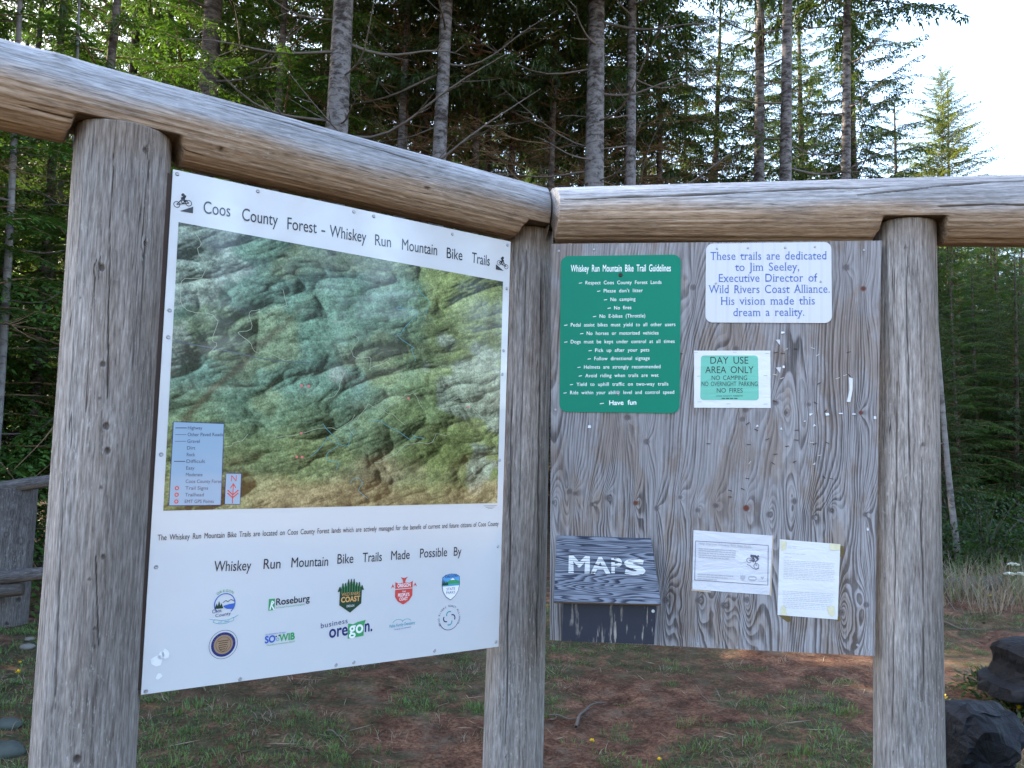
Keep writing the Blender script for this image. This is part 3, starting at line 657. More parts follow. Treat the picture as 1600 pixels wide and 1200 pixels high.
# bicycle pictograms
def rider(x, y, s, flip):
    fl = Flat(PL, W2); c = PL.uv(x, y, W2); g = -1 if flip else 1
    def q(a, b): return c + np.array([a * g, b]) * s
    for wx, wy in ((-.75, -.25), (.55, .15)): fl.ring(q(wx, wy), .30 * s, .38 * s, MAT_INK, n=18)
    for pts in ([(-.75, -.25), (-.35, .30), (.25, .45), (.55, .15)], [(-.35, .3), (-.1, -.05), (.25, .45)], [(-.1, -.05), (.55, .15)], [(-.75, -.25), (-.1, -.05)]): fl.line([q(*p) for p in pts], .10 * s, MAT_INK)
    fl.line([q(-.25, .45), q(.15, .95), q(.0, .55), q(.1, .2)], .2 * s, MAT_INK); fl.line([q(.15, .9), q(-.3, .6)], .12 * s, MAT_INK); fl.disc(q(-.12, 1.0), .2 * s, MAT_INK, n=12)
    fl.poly([q(-.35, -.95), q(1.1, -.95), q(1.1, -.15)], MAT_INK); fl.build('bicycle_pictogram', ms)
rider(287, 318, .026, False); rider(784.5, 413, .026, True)
# sponsor emblems
def emblem(x, y, fn, label, k=1.):
    fl = Flat(PL, W2); c = PL.uv(x, y, W2)
    fn(fl, c); c3 = PL.P(c[0], c[1], W2); fl.V = [c3 + (v - c3) * k for v in fl.V]; fl.build('emblem', ms, label)
K = LAMC
def logo_county(f, c):
    f.ring(c + (0, .012), .041, .045, K['blue'], n=40, a0=-.9, a1=PI + .75)
    f.poly([c + p for p in ((-.006, .004), (.015, .009), (.042, .012), (.036, -.012), (.01, -.010), (-.002, -.003))], K['blue'])
    for dx, h in ((-.034, .022), (-.024, .032), (-.014, .022)): f.poly([c + (dx - .009, -.006), c + (dx + .009, -.006), c + (dx, h - .006)], K['darkgreen'])
    f.line([c + p for p in ((-.008, .018), (.004, .026), (.012, .020), (.026, .029), (.040, .020))], .0024, K['darkgreen'])
    arc_text(f, 'OREGON', c + (0, .012), .050, PI / 2, .011, K['green'], .235)
    text_uv(f, 'Coos', c + (-.050, -.024), c + (-.012, -.020), .015, K['navy']); text_uv(f, 'County', c + (-.036, -.041), c + (.028, -.035), .013, K['navy'])
    f.line([c + p for p in ((-.060, -.046), (-.040, -.052), (-.044, -.061), (-.020, -.070), (.012, -.070), (.042, -.060), (.040, -.050), (.060, -.040))], .0017, K['teal'])
    f.line([c + p for p in ((-.040, -.050), (-.010, -.057), (.020, -.056), (.040, -.048))], .0017, K['teal']); text_uv(f, 'EST. 1853', c + (-.022, -.067), c + (.022, -.065), .006, K['teal'])
emblem(351, 948, logo_county, 'round lake and tree emblem above a ribbon', .72)
def logo_seal(f, c):
    f.ring(c, .054, .0555, K['navy'], n=40); f.ring(c, .037, .047, K['navy'], n=40); f.disc(c, .037, K['bronze'], n=40); f.ring(c, .028, .0295, K['brown'], .0002)
    arc_text(f, 'STATE OF OREGON', c, .0385, PI / 2, .006, K['bronze'], .2)
    for i in range(5): f.line([c + (-.020 + .002 * i, .014 - .008 * i), c + (.020 - .003 * i, .015 - .008 * i)], .003, K['brown'], .0003)
    f.line([c + (-.018, -.004), c + (-.012, -.02), c + (0, -.027), c + (.012, -.02), c + (.018, -.004)], .002, K['brown'], .0003)
emblem(349, 1007, logo_seal, 'round bronze and navy seal', .78)
def logo_roseburg(f, c):
    f.poly([c + p for p in ((-.083, -.021), (-.060, -.021), (-.060, .021), (-.083, .021))], K['green'])
    f.line([c + (-.077, -.017), c + (-.071, .012), c + (-.064, .008), c + (-.072, -.002), c + (-.062, -.019)], .0045, K['paper'], .0003)
    text_uv(f, 'Roseburg', c + (-.055, -.004), c + (.075, .000), .024, MAT_INK, off=.02); text_uv(f, 'A Forest Products Company', c + (-.055, -.016), c + (.057, -.012), .006, K['green'])
emblem(454, 942, logo_roseburg, 'green square letter mark beside a black company name', .86)
def logo_sowib(f, c):
    text_uv(f, 'SO', c + (-.058, -.010), c + (-.018, -.009), .024, K['blue'], off=.045); text_uv(f, 'WIB', c + (-.004, -.009), c + (.056, -.007), .024, K['green'], off=.045)
    f.ring(c + (-.010, -.001), .004, .006, K['teal'], n=12); f.disc(c + (-.016, .010), .003, MAT_INK, n=8); f.disc(c + (-.005, .012), .003, MAT_INK, n=8)
    text_uv(f, 'Southwestern Oregon', c + (-.056, .018), c + (.020, .020), .0055, K['blue']); text_uv(f, 'Workforce Investment Board', c + (-.050, -.021), c + (.056, -.018), .0055, K['green'])
emblem(438, 998, logo_sowib, 'blue and green capital letters with small figures', .86)
def logo_coast(f, c):
    s = .0465
    f.poly([c + np.array(p) * s for p in ((-.86, -.55), (0, -1.15), (.86, -.55), (.86, .55), (-.86, .55))], K['darkgreen'])
    for i in range(9):
        x = -.86 + i * .215; h = .75 + .5 * (1 - abs(i - 4) / 4) + (.12 if i % 2 else 0)
        f.poly([c + np.array(p) * s for p in ((x - .17, .40), (x + .17, .40), (x + .03, h), (x - .03, h))], K['darkgreen'], .0001 * (i % 2 + 1))
    for i in range(8):
        x = -.7 + i * .2; f.line([c + np.array((x, .3)) * s, c + np.array((x, .85 + .2 * (1 - abs(i - 3.5) / 4))) * s], .0016, K['green'], .0004)
    text_uv(f, 'WILD RIVERS', c + np.array((-.72, .08)) * s, c + np.array((.72, .08)) * s, .010, K['orange'], .0004)
    text_uv(f, 'COAST', c + np.array((-.74, -.36)) * s, c + np.array((.74, -.36)) * s, .0165, K['orange'], .0004, off=.04); text_uv(f, 'OREGON', c + np.array((-.30, -.74)) * s, c + np.array((.30, -.74)) * s, .007, K['paper'], .0004)
emblem(548, 932, logo_coast, 'dark green forest badge with orange letters')
def logo_bizoregon(f, c):
    text_uv(f, 'business', c + (-.090, .018), c + (.004, .026), .017, K['navy'], sch=1.12)
    f.poly([c + p for p in ((.006, -.026), (.064, -.022), (.064, .012), (.070, .030), (.040, .026), (.024, .020), (.006, .024))], K['green'])
    text_uv(f, 'ore', c + (-.060, -.016), c + (.006, -.013), .040, K['navy'], off=.02); text_uv(f, 'go', c + (.010, -.012), c + (.062, -.010), .040, K['paper'], .0004, off=.02); text_uv(f, 'n.', c + (.068, -.010), c + (.096, -.009), .040, K['navy'], off=.02)
emblem(541, 986, logo_bizoregon, 'navy wordmark with a green state shape behind two letters')
def logo_people(f, c):
    s = .040
    f.poly([c + np.array(p) * s for p in ((-.95, .30), (.95, .30), (.95, .95), (.62, .78), (0, .86), (-.62, .78), (-.95, .95))], K['red']); 
    f.poly([c + np.array(p) * s for p in ((-.95, .22), (-.95, -.45), (-.62, -.92), (0, -1.25), (.62, -.92), (.95, -.45), (.95, .22))], K['red'])
    f.poly([c + np.array(p) * s for p in ((-.10, .82), (.10, .82), (.16, 1.1), (.4, 1.38), (0, 1.28), (-.4, 1.38), (-.16, 1.1))], K['red'])
    for g in (-1, 1): f.poly([c + np.array((p[0] * g, p[1])) * s for p in ((1.05, .42), (1.22, .78), (1.45, .35), (1.25, .52))], K['red'])
    text_uv(f, 'OREGON', c + np.array((-.72, .42)) * s, c + np.array((.72, .42)) * s, .013, K['paper'], .0004, off=.02); text_uv(f, 'THE', c + np.array((-.2, -.10)) * s, c + np.array((.2, -.10)) * s, .006, K['paper'], .0004)
    text_uv(f, "PEOPLE'S", c + np.array((-.62, -.48)) * s, c + np.array((.62, -.48)) * s, .012, K['paper'], .0004, off=.02); text_uv(f, 'COAST', c + np.array((-.45, -.85)) * s, c + np.array((.45, -.85)) * s, .011, K['paper'], .0004, off=.02)
emblem(631, 924, logo_people, 'red shield with white letters and a fish tail', .9)
def shield(c, sx, sy, y0=-1.2, y1=1.): return [c + np.array((p[0] * sx, p[1] * sy)) for p in ((-1, .1), (-.85, -.5), (-.5, -.95), (0, -1.25), (.5, -.95), (.85, -.5), (1, .1), (.95, .75), (.6, .95), (0, 1.02), (-.6, .95), (-.95, .75))]
def logo_parks(f, c):
    f.poly(shield(c, .0385, .042), K['navy']); f.poly(shield(c, .0365, .040), K['paper'], .0002)
    f.poly([c + np.array((p[0] * .0365, p[1] * .040)) for p in ((-.98, -.02), (.98, -.02), (1, .1), (.95, .75), (.6, .95), (0, 1.02), (-.6, .95), (-.95, .75), (-1, .1))], K['skyblue'], .0003)
    f.poly([c + p for p in ((-.036, -.001), (.036, -.001), (.036, .010), (-.036, .010))], K['teal'], .0005)
    f.poly([c + p for p in ((-.036, .008), (.036, .006), (.036, .014), (.014, .022), (.004, .026), (-.010, .017), (-.020, .012))], K['green'], .0007); f.poly([c + p for p in ((-.004, .020), (.016, .020), (.006, .0275))], K['paper'], .0009)
    for i in range(4): x = -.033 + i * .006; f.poly([c + (x - .004, .003), c + (x + .004, .003), c + (x, .026 - .003 * i)], K['darkgreen'], .0009)
    text_uv(f, 'OREGON', c + (-.026, .0285), c + (.026, .0295), .0085, K['navy'], .0009, off=.02); text_uv(f, 'STATE', c + (-.018, -.016), c + (.018, -.016), .009, K['navy'], .0005); text_uv(f, 'PARKS', c + (-.019, -.029), c + (.019, -.029), .009, K['navy'], .0005)
emblem(704.5, 915, logo_parks, 'small shield with a mountain and lake above white')
def logo_family(f, c):
    for (o, r) in ((-.018, .020), (.016, .018)): f.ring(c + (o, .002), r, r + .002, K['teal'], n=14, a0=.5, a1=PI - .35, ry=.75)
    text_uv(f, 'Pahls Family Dentistry', c + (-.050, -.008), c + (.050, -.004), .010, K['teal'], off=.01); text_uv(f, 'Caring for our community', c + (-.032, -.018), c + (.034, -.015), .005, K['blue'])
emblem(629, 975, logo_family, 'pale blue line of small script under a wave')
def logo_swirl(f, c):
    arc_text(f, 'WILD RIVERS COAST ALLIANCE', c, .0405, PI / 2, .0075, K['navy'], .165); f.ring(c, .0405, .0425, K['navy'], n=24, a0=PI + .35, a1=2 * PI - .35)
    for k in range(4):
        a = k * PI / 2; cc = c + .0125 * np.array((math.cos(a), math.sin(a)))
        f.ring(cc, .0095, .0135, K['teal'] if k % 2 else K['navy'], n=14, a0=a - .6, a1=a + 1.9)
emblem(702, 966, logo_swirl, 'teal swirl inside a ring of small letters')
for (x, y) in ((277, 272), (403, 299), (553, 331), (584, 338), (707, 366), (793, 383), (265, 485), (263, 527), (252, 710), (792, 451), (787, 548), (785, 585), (781, 719), (778, 854), (244, 886), (775, 1003), (679, 1017), (553, 1035), (525, 1039), (375, 1061), (228, 1080)):
    u, v = PL.uv(x, y, .004); screw(PL, u, v, .0041, .0065, MAT_STEEL, ms)
# torn bits of clear tape low on the left
rt = random.Random(8); fl = Flat(PL, W2)
for (x, y, s_) in ((246, 1032, .020), (259, 1022, .016), (252, 1024, .012), (248, 1057, .010)):
    c = PL.uv(x, y, W2); fl.poly([c + np.array((math.cos(a) * s_ * rt.uniform(.6, 1.1), math.sin(a) * s_ * rt.uniform(.6, 1.1))) for a in np.linspace(0, 5.5, 7)], sheet('torn_film', (.70, .72, .74), .25, .5, .003, wscale=60.))
fl.build('tape_remnant', ms)

# ------------------------------------------------------------------ plywood notice board
Rq = uvs(PR, [(859, 1000), (1367, 1025), (1377.5, 376), (862, 381)])
nb = thing('notice_board', PR.P(.6, 0, 0), 'tall sheet of grey weathered plywood with dark wavy grain and staples', 'notice board')
nu, nv = 300, 370
A, B = np.meshgrid(np.linspace(0, 1, nu), np.linspace(0, 1, nv))
UV = (Rq[0] * ((1 - A) * (1 - B))[..., None] + Rq[1] * (A * (1 - B))[..., None] + Rq[2] * (A * B)[..., None] + Rq[3] * ((1 - A) * B)[..., None])
gu, gv = UV[..., 0], UV[..., 1]
wu = gu + .030 * (fbm(gu * 3.5, gv * 2.2, 91, 3) - .5) + .010 * (fbm(gu * 14, gv * 6, 92, 3) - .5)
hh = 34 * fbm(wu * 2.9 + 4, gv * .50, 95, 3, .45) + 5.0 * fbm(wu * 9, gv * 1.3, 96, 2) + 88 * wu
kn = [(898, 771), (890, 768), (865, 785), (925, 788), (950, 778), (993, 786), (1026, 794), (1063, 777), (1090, 797), (1118, 790), (1166, 794), (1202, 804), (1241, 783), (1271, 808), (1298, 797), (1352, 804), (1091, 938), (1131, 946), (1166, 937), (1040, 938), (1315, 957), (1354, 945), (1083, 449), (1165, 640), (1228, 645), (1264, 632), (1212, 629), (1322, 418), (1349, 451), (1345, 645), (1150, 545), (980, 652), (1010, 690), (1160, 655)]
knot = np.zeros_like(hh); red = np.zeros_like(hh); rk = random.Random(3)
for i, (x, y) in enumerate(kn):
    u, v = PR.uv(x, y); r_ = rk.uniform(.008, .014); du = gu - u; dv_ = gv - v
    rr = np.hypot(du * (1 + .5 * fbm(gu * 20, gv * 20, 200 + i, 2)), dv_ * np.where(dv_ < 0, .26, .45)); sg = rk.uniform(.022, .036) * (1.35 if y > 900 else 1)
    hh = hh + np.sign(rk.random() - .2) * (2.2 + (4. if y > 900 else 1.5 if y > 740 else 0)) * np.exp(-(rr / sg) ** 1.4) + 1.6 * np.tanh(du / .012) * np.exp(-(du / .05) ** 2 - (dv_ / .11) ** 2) + 2.2 * np.exp(-np.hypot(du, dv_) / .013)
    k = sst(r_ * 1.15, r_ * .6, np.hypot(du, dv_)); knot = np.maximum(knot, k * .65)
    if (x, y) in ((1349, 451), (1345, 645), (1166, 794), (993, 786)): red = np.maximum(red, k)
vis = np.clip(.70 + .75 * sst(.50, .0, B) + .45 * (fbm(gu * 3, gv * 2, 97) - .5) * 2, .4, 1.25)
V = PR.PP(UV.reshape(-1, 2), .0); Fg = grid_faces(nu, nv)
ed = uvs(PR, [(859, 1000), (1367, 1025), (1377.5, 376), (862, 381)])
nV = len(V); Vb = np.concatenate([PR.PP(ed, -.0), PR.PP(ed, -.0155)])
fs = [tuple(f) for f in Fg] + [(nV + i, nV + 4 + i, nV + 4 + (i + 1) % 4, nV + (i + 1) % 4) for i in range(4)] + [(nV + 7, nV + 6, nV + 5, nV + 4)]
z8 = np.zeros(8)
mesh('plywood_sheet', np.concatenate([V, Vb]), fs, [MAT_PLY, MAT_PLYEDGE], nb, midx=[0] * len(Fg) + [1] * 4 + [0], attrs={'grain': np.append(hh.ravel(), z8), 'vis': np.append(vis.ravel(), z8 + .6), 'knot': np.append(knot.ravel(), z8), 'red': np.append(red.ravel(), z8)})
for (x, y) in ((873, 392), (928, 390), (1350, 391), (1340, 1008), (1358, 1014), (1090, 1006), (1152, 1012), (1356, 826), (868, 640), (1000, 988)):
    u, v = PR.uv(x, y); screw(PR, u, v, .0002, .005, MAT_STEEL, nb)
rs = random.Random(17)
stp = [(1212, 549), (1222, 551), (1246, 546), (1271, 542), (1278, 552), (1328, 549), (1324, 588), (1212, 588), (1222, 588), (1277, 602), (1277, 628), (1288, 640), (1210, 624), (1200, 625), (1320, 586), (1310, 592), (1168, 663), (1170, 696), (1170, 724), (1202, 686), (1242, 720), (1246, 689), (1283, 713), (1290, 690), (1209, 712), (1288, 748), (1140, 768), (1142, 775), (1161, 764), (1165, 746), (1108, 695), (1268, 692), (1274, 693), (1300, 745), (1160, 560), (1066, 552), (1180, 672), (1230, 700), (1205, 722), (1246, 672)]
for (x, y) in stp:
    u, v = PR.uv(x + rs.uniform(-3, 3), y + rs.uniform(-3, 3)); a = rs.gauss(0, .35); L = .007; c, s_ = math.cos(a) * L, math.sin(a) * L; nrm = np.array([-s_, c]) / L * .0012
    p = np.array([u, v]); q = [p - (c, s_) - nrm, p + (c, s_) - nrm, p + (c, s_) + nrm, p - (c, s_) + nrm]
    V, F = slab(PR, q, -.002, .0022); mesh('staple', V, F, MAT_RUST if rs.random() < .8 else MAT_STEEL, nb)
def scrap(pts, tilt=.004):
    q = uvs(PR, pts); q = q.mean(0) + (q - q.mean(0)) * .85; V, F = slab(PR, q, .0006, .0012); V[:len(q) // 2] += PR.n * tilt; mesh('paper_scrap', V, F, MAT_LITES, nb)
scrap([(1211, 531), (1219, 540), (1219, 530)]); scrap([(1220, 522), (1226, 521), (1226, 518), (1220, 518)]); scrap([(1222, 548), (1232, 543), (1231, 546), (1225, 549)])
scrap([(1211, 574), (1219, 584), (1221, 573)]); scrap([(1222, 575), (1226, 576), (1226, 571), (1223, 571)])
scrap([(1322, 631), (1328, 631.5), (1332, 610), (1333, 588), (1326, 586), (1327, 610)]); scrap([(1265, 650), (1271, 646), (1264, 646)]); scrap([(1290, 650), (1296, 649), (1295, 645), (1289, 645)])
scrap([(1310, 647), (1317, 647), (1317, 645), (1310, 645)]); scrap([(1331, 648), (1337, 648), (1337, 646), (1331, 646)]); scrap([(1255, 659), (1259, 659), (1258, 656)]); scrap([(1270, 667), (1275, 665), (1272, 662)]); scrap([(1180, 668), (1186, 666), (1183, 663)]); scrap([(1218, 671), (1223, 672), (1221, 667)]); scrap([(918, 669), (924, 669), (923, 664), (919, 664)])
scrap([(1365, 655), (1369, 655), (1369, 650), (1365, 650)]); scrap([(1269, 726), (1274, 726), (1274, 722)]); scrap([(1354, 829), (1357, 829), (1357, 825), (1354, 825)])

# ------------------------------------------------------------------ signs fixed to the plywood
def board_sign(name, label, cat, quad_px, rad, mat, part='panel', th=.0025, w0=.001):
    q = uvs(PR, quad_px); qq = rounded(q, rad) if rad else q; c = q.mean(0)
    t = thing(name, PR.P(c[0], q[:, 1].min(), w0), label, cat); V, F = slab(PR, qq, w0, w0 + th); mesh(part, V, F, mat, t); return t
gs = board_sign('trail_rules_sign', 'tall green metal sign of white trail rules on the plywood', 'sign', [(874, 643.5), (1061.5, 646), (1064, 398), (876.5, 400.5)], .030, MAT_GREEN)
fl = Flat(PR, .0042)
def gl(txt, X0, X1, Y, cap, **kw):
    x0, x1, y = 870 + X0 / 4.705, 870 + X1 / 4.705, 395 + Y / 4.705
    # each word keeps its natural width: set the whole line, wide word gaps
    text_px(fl, txt, x0, y + .5, x1, y - .3, cap / 4.705, MAT_WHITE, **kw)
gl('Whiskey Run Mountain Bike Trail Guidelines', 103, 838, 137, 50, sw=1.9, off=.008); fl.build('lettering', gs); fl = Flat(PR, .0042)
for t, a, b, y in (('Respect Coos County Forest Lands', 211, 770, 230), ("Please don't litter", 345, 632, 290), ('No camping', 395, 578, 353), ('No fires', 422, 548, 415), ('No E-bikes (Throttle)', 315, 650, 476), ('Pedal assist bikes must yield to all other users', 103, 872, 540), ('No horses or motorized vehicles', 220, 748, 602), ('Dogs must be kept under control at all times', 103, 866, 664), ('Pick up after your pets', 282, 680, 727), ('Follow directional signage', 276, 683, 788), ('Helmets are strongly recommended', 200, 762, 850), ('Avoid riding when trails are wet', 210, 748, 913), ('Yield to uphill traffic on two-way trails', 145, 820, 977), ('Ride within your ability level and control speed', 98, 863, 1038)):
    gl(t, a, b, y, 26, sw=2.1, off=.002, sch=1.06); gl('-', a - 47, a - 24, y, 26, off=.014); fl.build('lettering', gs); fl = Flat(PR, .0042)
gl('Have fun', 386, 585, 1117, 34, sw=2.0, off=.018); gl('-', 318, 347, 1117, 30, off=.014)
fl.build('lettering', gs)
for (x, y) in ((969.5, 430), (965.5, 614)): u, v = PR.uv(x, y); screw(PR, u, v, .0036, .0085, MAT_RUST if y < 500 else MAT_STEEL, gs, 'bolt')
ds = board_sign('dedication_sign', 'white dedication sign with blue serif lettering and rounded corners', 'sign', [(1102, 504), (1299.5, 505), (1298.5, 378.5), (1103, 381)], .026, MAT_PLAQ, w0=.0015)
fl = Flat(PR, .0048)
for t, a, b, y in (('These trails are dedicated', 200, 928, 103), ('to Jim Seeley,', 352, 755, 172), ('Executive Director of', 253, 868, 241), ('Wild Rivers Coast Alliance.', 187, 946, 311), ('His vision made this', 264, 853, 384), ('dream a reality.', 344, 787, 455)):
    x0, x1, yy = 1060 + a / 4, 1060 + b / 4, 380 + y / 4; text_px(fl, t, x0, yy + .4, x1, yy - .4, 12.6, MAT_BLUE, sw=1.5, sch=1.04, serif=True, off=-.002); fl.build('lettering', ds); fl = Flat(PR, .0048)
for (X, Y) in ((240, 35), (433, 32), (665, 30), (852, 25), (234, 252), (887, 242)): u, v = PR.uv(1060 + X / 4, 380 + Y / 4); screw(PR, u, v, .0041, .0045, MAT_STEEL, ds)
du = board_sign('day_use_notice', 'white sheet with a green day use only print stapled below the dedication sign', 'paper notice', [(1084.5, 637), (1204, 637.5), (1203.5, 548), (1084.5, 548)], 0, MAT_PAPER, 'paper', .0012, .0012)
fl = Flat(PR, .0029)
fl.poly(rounded(uvs(PR, [(1094, 625), (1185.5, 625.5), (1184, 555.5), (1095, 555.5)]), .012), MAT_PAPERG); fl.build('green_panel', du)
fl = Flat(PR, .0033)
for t, a, b, y, c in (('DAY USE', 200, 437, 753, 43), ('AREA ONLY', 168, 470, 812, 42), ('NO CAMPING', 208, 430, 855, 28), ('NO OVERNIGHT PARKING', 145, 495, 893, 28), ('NO FIRES', 240, 402, 934, 28), ('COOS COUNTY FORESTRY', 235, 405, 959, 9)):
    x0, x1, yy = 1060 + a / 4, 1060 + b / 4, 380 + y / 4; text_px(fl, t, x0, yy, x1, yy, c / 4, MAT_BLACK, sw=1.7)
for i in range(4): fl.line([PR.uv(1128 + i * 6.5, 622.5, .0033), PR.uv(1132.5 + i * 6.5, 622.5, .0033)], .0032, MAT_BLACK)
fl.build('lettering', du)
for (x, y) in ((1087, 551), (1148, 550.5), (1198, 552.5), (1092, 588), (1196, 587), (1093, 628), (1138, 631), (1196, 631.5)):
    u, v = PR.uv(x, y); q = np.array([(u - .007, v - .001), (u + .007, v), (u + .007, v + .0018), (u - .007, v + .0012)]); V, F = slab(PR, q, .0012, .0036); mesh('staple', V, F, MAT_STEEL, du)

def wavy_sheet(pl, quad, w, amp, seed, mat, name, parent, nu=26, nv=26):
    A, B = np.meshgrid(np.linspace(0, 1, nu), np.linspace(0, 1, nv)); q = np.asarray(quad)
    UV = q[0] * ((1 - A) * (1 - B))[..., None] + q[1] * (A * (1 - B))[..., None] + q[2] * (A * B)[..., None] + q[3] * ((1 - A) * B)[..., None]
    wv = w + amp * fbm(A * 1.6, B * 5 + A, seed, 3) * 1.0
    V = pl.o + UV[..., :1] * pl.d + UV[..., 1:] * pl.z + wv[..., None] * pl.n
    Vb = pl.o + UV[..., :1] * pl.d + UV[..., 1:] * pl.z + (wv * 0 + .0004)[..., None] * pl.n
    f = grid_faces(nu, nv); n = nu * nv
    border = list(range(nu)) + [nu * i + nu - 1 for i in range(1, nv)] + list(range(n - 2, n - nu - 1, -1)) + [nu * i for i in range(nv - 2, 0, -1)]
    fs = [tuple(x) for x in f] + [(a, a + n, b + n, b)[::-1] for a, b in zip(border, border[1:] + border[:1])] + [tuple(n + b for b in border[::-1])]
    return mesh(name, np.concatenate([V.reshape(-1, 3), Vb.reshape(-1, 3)]), fs, mat, parent, smooth=False)
# landscape flyer in a plastic sleeve
q6 = lambda X, Y: (1060 + X / 5.926, 810 + Y / 5.926)
fq = uvs(PR, [q6(128, 656), q6(843, 708), q6(868, 160), q6(140, 108)])
fy = thing('trail_flyer', PR.P(*fq[0], .001), 'landscape white flyer in a wrinkled plastic sleeve with a bike rider drawing', 'paper notice')
wavy_sheet(PR, fq, .0012, .0030, 51, MAT_PAPER2, 'paper', fy)
fl = Flat(PR, .0046); P6 = lambda X, Y: PR.uv(*q6(X, Y), .0046)
fl.line([P6(160, 208), P6(832, 250), P6(828, 618), P6(150, 570), P6(160, 208)], .0018, MAT_DKPRINT)
text_px(fl, 'Help Improve Whiskey Run Bike Trails', *q6(188, 240), *q6(675, 272), 22 / 5.926, MAT_GREY, sw=1.3)
rp = random.Random(5)
def fake_lines(fl, pts, x0, x1, y0, dy, n, slope, mat, wd, q):
    for i in range(n):
        x = x0; end = x1 - rp.uniform(0, .25) * (x1 - x0) if i == n - 1 else x1 - rp.uniform(0, 25)
        while x < end:
            L = rp.uniform(12, 48); y = y0 + i * dy + (x - x0) * slope; fl.line([PR.uv(*q(x, y), fl.w), PR.uv(*q(min(x + L, end), y + L * slope), fl.w)], wd, mat); x += L + 9
fake_lines(fl, None, 188, 545, 278, 20, 5, .065, MAT_GREY, .0034, q6); fake_lines(fl, None, 180, 515, 515, 21, 2, .065, MAT_GREY, .0034, q6); fake_lines(fl, None, 176, 362, 558, 20, 1, .06, MAT_GREY, .003, q6)
fl.build('lettering', fy)
fl = Flat(PR, .0046)
for (X, Y, r) in ((654, 388, .0085), (722, 440, .0092)): c = P6(X, Y); fl.ring(c, r - .0012, r + .0006, MAT_DKPRINT, n=20)
for pts in (((654, 388), (685, 395), (712, 402), (722, 440)), ((672, 350), (690, 395), (655, 388)), ((636, 425), (660, 436), (690, 462), (720, 474), (745, 462))): fl.line([P6(*p) for p in pts], .0020, MAT_DKPRINT)
fl.line([P6(672, 345), P6(712, 350), P6(735, 372)], .008, MAT_DKPRINT); fl.line([P6(712, 352), P6(740, 380), P6(712, 402)], .004, MAT_DKPRINT); fl.line([P6(690, 362), P6(702, 385), P6(690, 400)], .006, MAT_DKPRINT); fl.disc(P6(738, 350), .0035, MAT_DKPRINT, n=10)
fl.build('bike_rider_drawing', fy)
fl = Flat(PR, .0046)
c = P6(596, 550); fl.poly([c + np.array(p) * .009 for p in ((-1, 1), (-.4, .8), (0, 1.15), (.4, .8), (1, 1), (.95, -.3), (0, -1.1), (-.95, -.3))], MAT_GREY)
c = P6(685, 556); fl.poly([c + np.array(p) * .0145 for p in ((-1, .35), (-.5, .62), (.5, .62), (1, .35), (1, -.35), (.5, -.62), (-.5, -.62), (-1, -.35))], MAT_GREY); fl.line([c + (-.010, 0), c + (.010, 0)], .005, MAT_PAPER, .0003)
c = P6(777, 552); fl.poly([c + np.array(p) * .0065 for p in ((-1, .4), (-.5, .8), (0, .4), (.5, .8), (1, .4), (0, -.9))], MAT_GREY); fl.line([P6(736, 578), P6(815, 584)], .002, MAT_GREY)
fl.build('emblem', fy)
V, F = slab(PR, uvs(PR, [q6(842, 700), q6(858, 722), q6(880, 158), q6(862, 156)]), .0004, .0009); mesh('tape', V, F, plain('masking_tape', (.46, .36, .26), .7), fy)
V, F = slab(PR, uvs(PR, [q6(120, 668), q6(300, 686), q6(300, 676), q6(122, 655)]), .0004, .0009); mesh('tape', V, F, bpy.data.materials['masking_tape'], fy)
# portrait letter held with yellowed tape
lq = uvs(PR, [q6(917, 893), q6(1472, 935), q6(1498, 240), q6(938, 193)])
le = thing('posted_letter', PR.P(*lq[0], .001), 'portrait white typed letter with yellowed tape on its corners', 'paper notice')
wavy_sheet(PR, lq, .0012, .0022, 61, MAT_PAPER, 'paper', le)
fl = Flat(PR, .0039)
for X0, X1, Y0, n in ((1010, 1110, 255, 2), (975, 1180, 322, 1), (975, 1050, 355, 1), (975, 1455, 388, 4), (975, 1455, 458, 4), (972, 1450, 520, 3), (970, 1450, 672, 6), (968, 1448, 775, 4)): fake_lines(fl, None, X0, X1, Y0, 16.5, n, .06, MAT_GREY, .0013, q6)
fl.disc(PR.uv(*q6(976, 265), .0039), .0035, MAT_DKPRINT, n=10); fl.build('lettering', le)
fl = Flat(PR, .0043)
for pts in (((945, 205), (1000, 210), (990, 285), (952, 300)), ((1396, 228), (1497, 238), (1494, 290), (1440, 296), (1400, 285)), ((950, 810), (985, 812), (1004, 888), (948, 892)), ((1375, 820), (1440, 806), (1448, 890), (1420, 912), (1385, 880))): fl.poly(uvs(PR, [q6(*p) for p in pts]), MAT_TAPE)
fl.build('tape', le)
fl = Flat(PR, .0005)
for pts in (((1496, 252), (1528, 258), (1530, 320), (1512, 362), (1494, 352)), ((925, 893), (1030, 902), (1046, 950), (1010, 960), (960, 925)), ((1455, 930), (1490, 900), (1500, 945), (1475, 955))): fl.poly(uvs(PR, [q6(*p) for p in pts]), MAT_RESID)
fl.build('glue_stain', le)
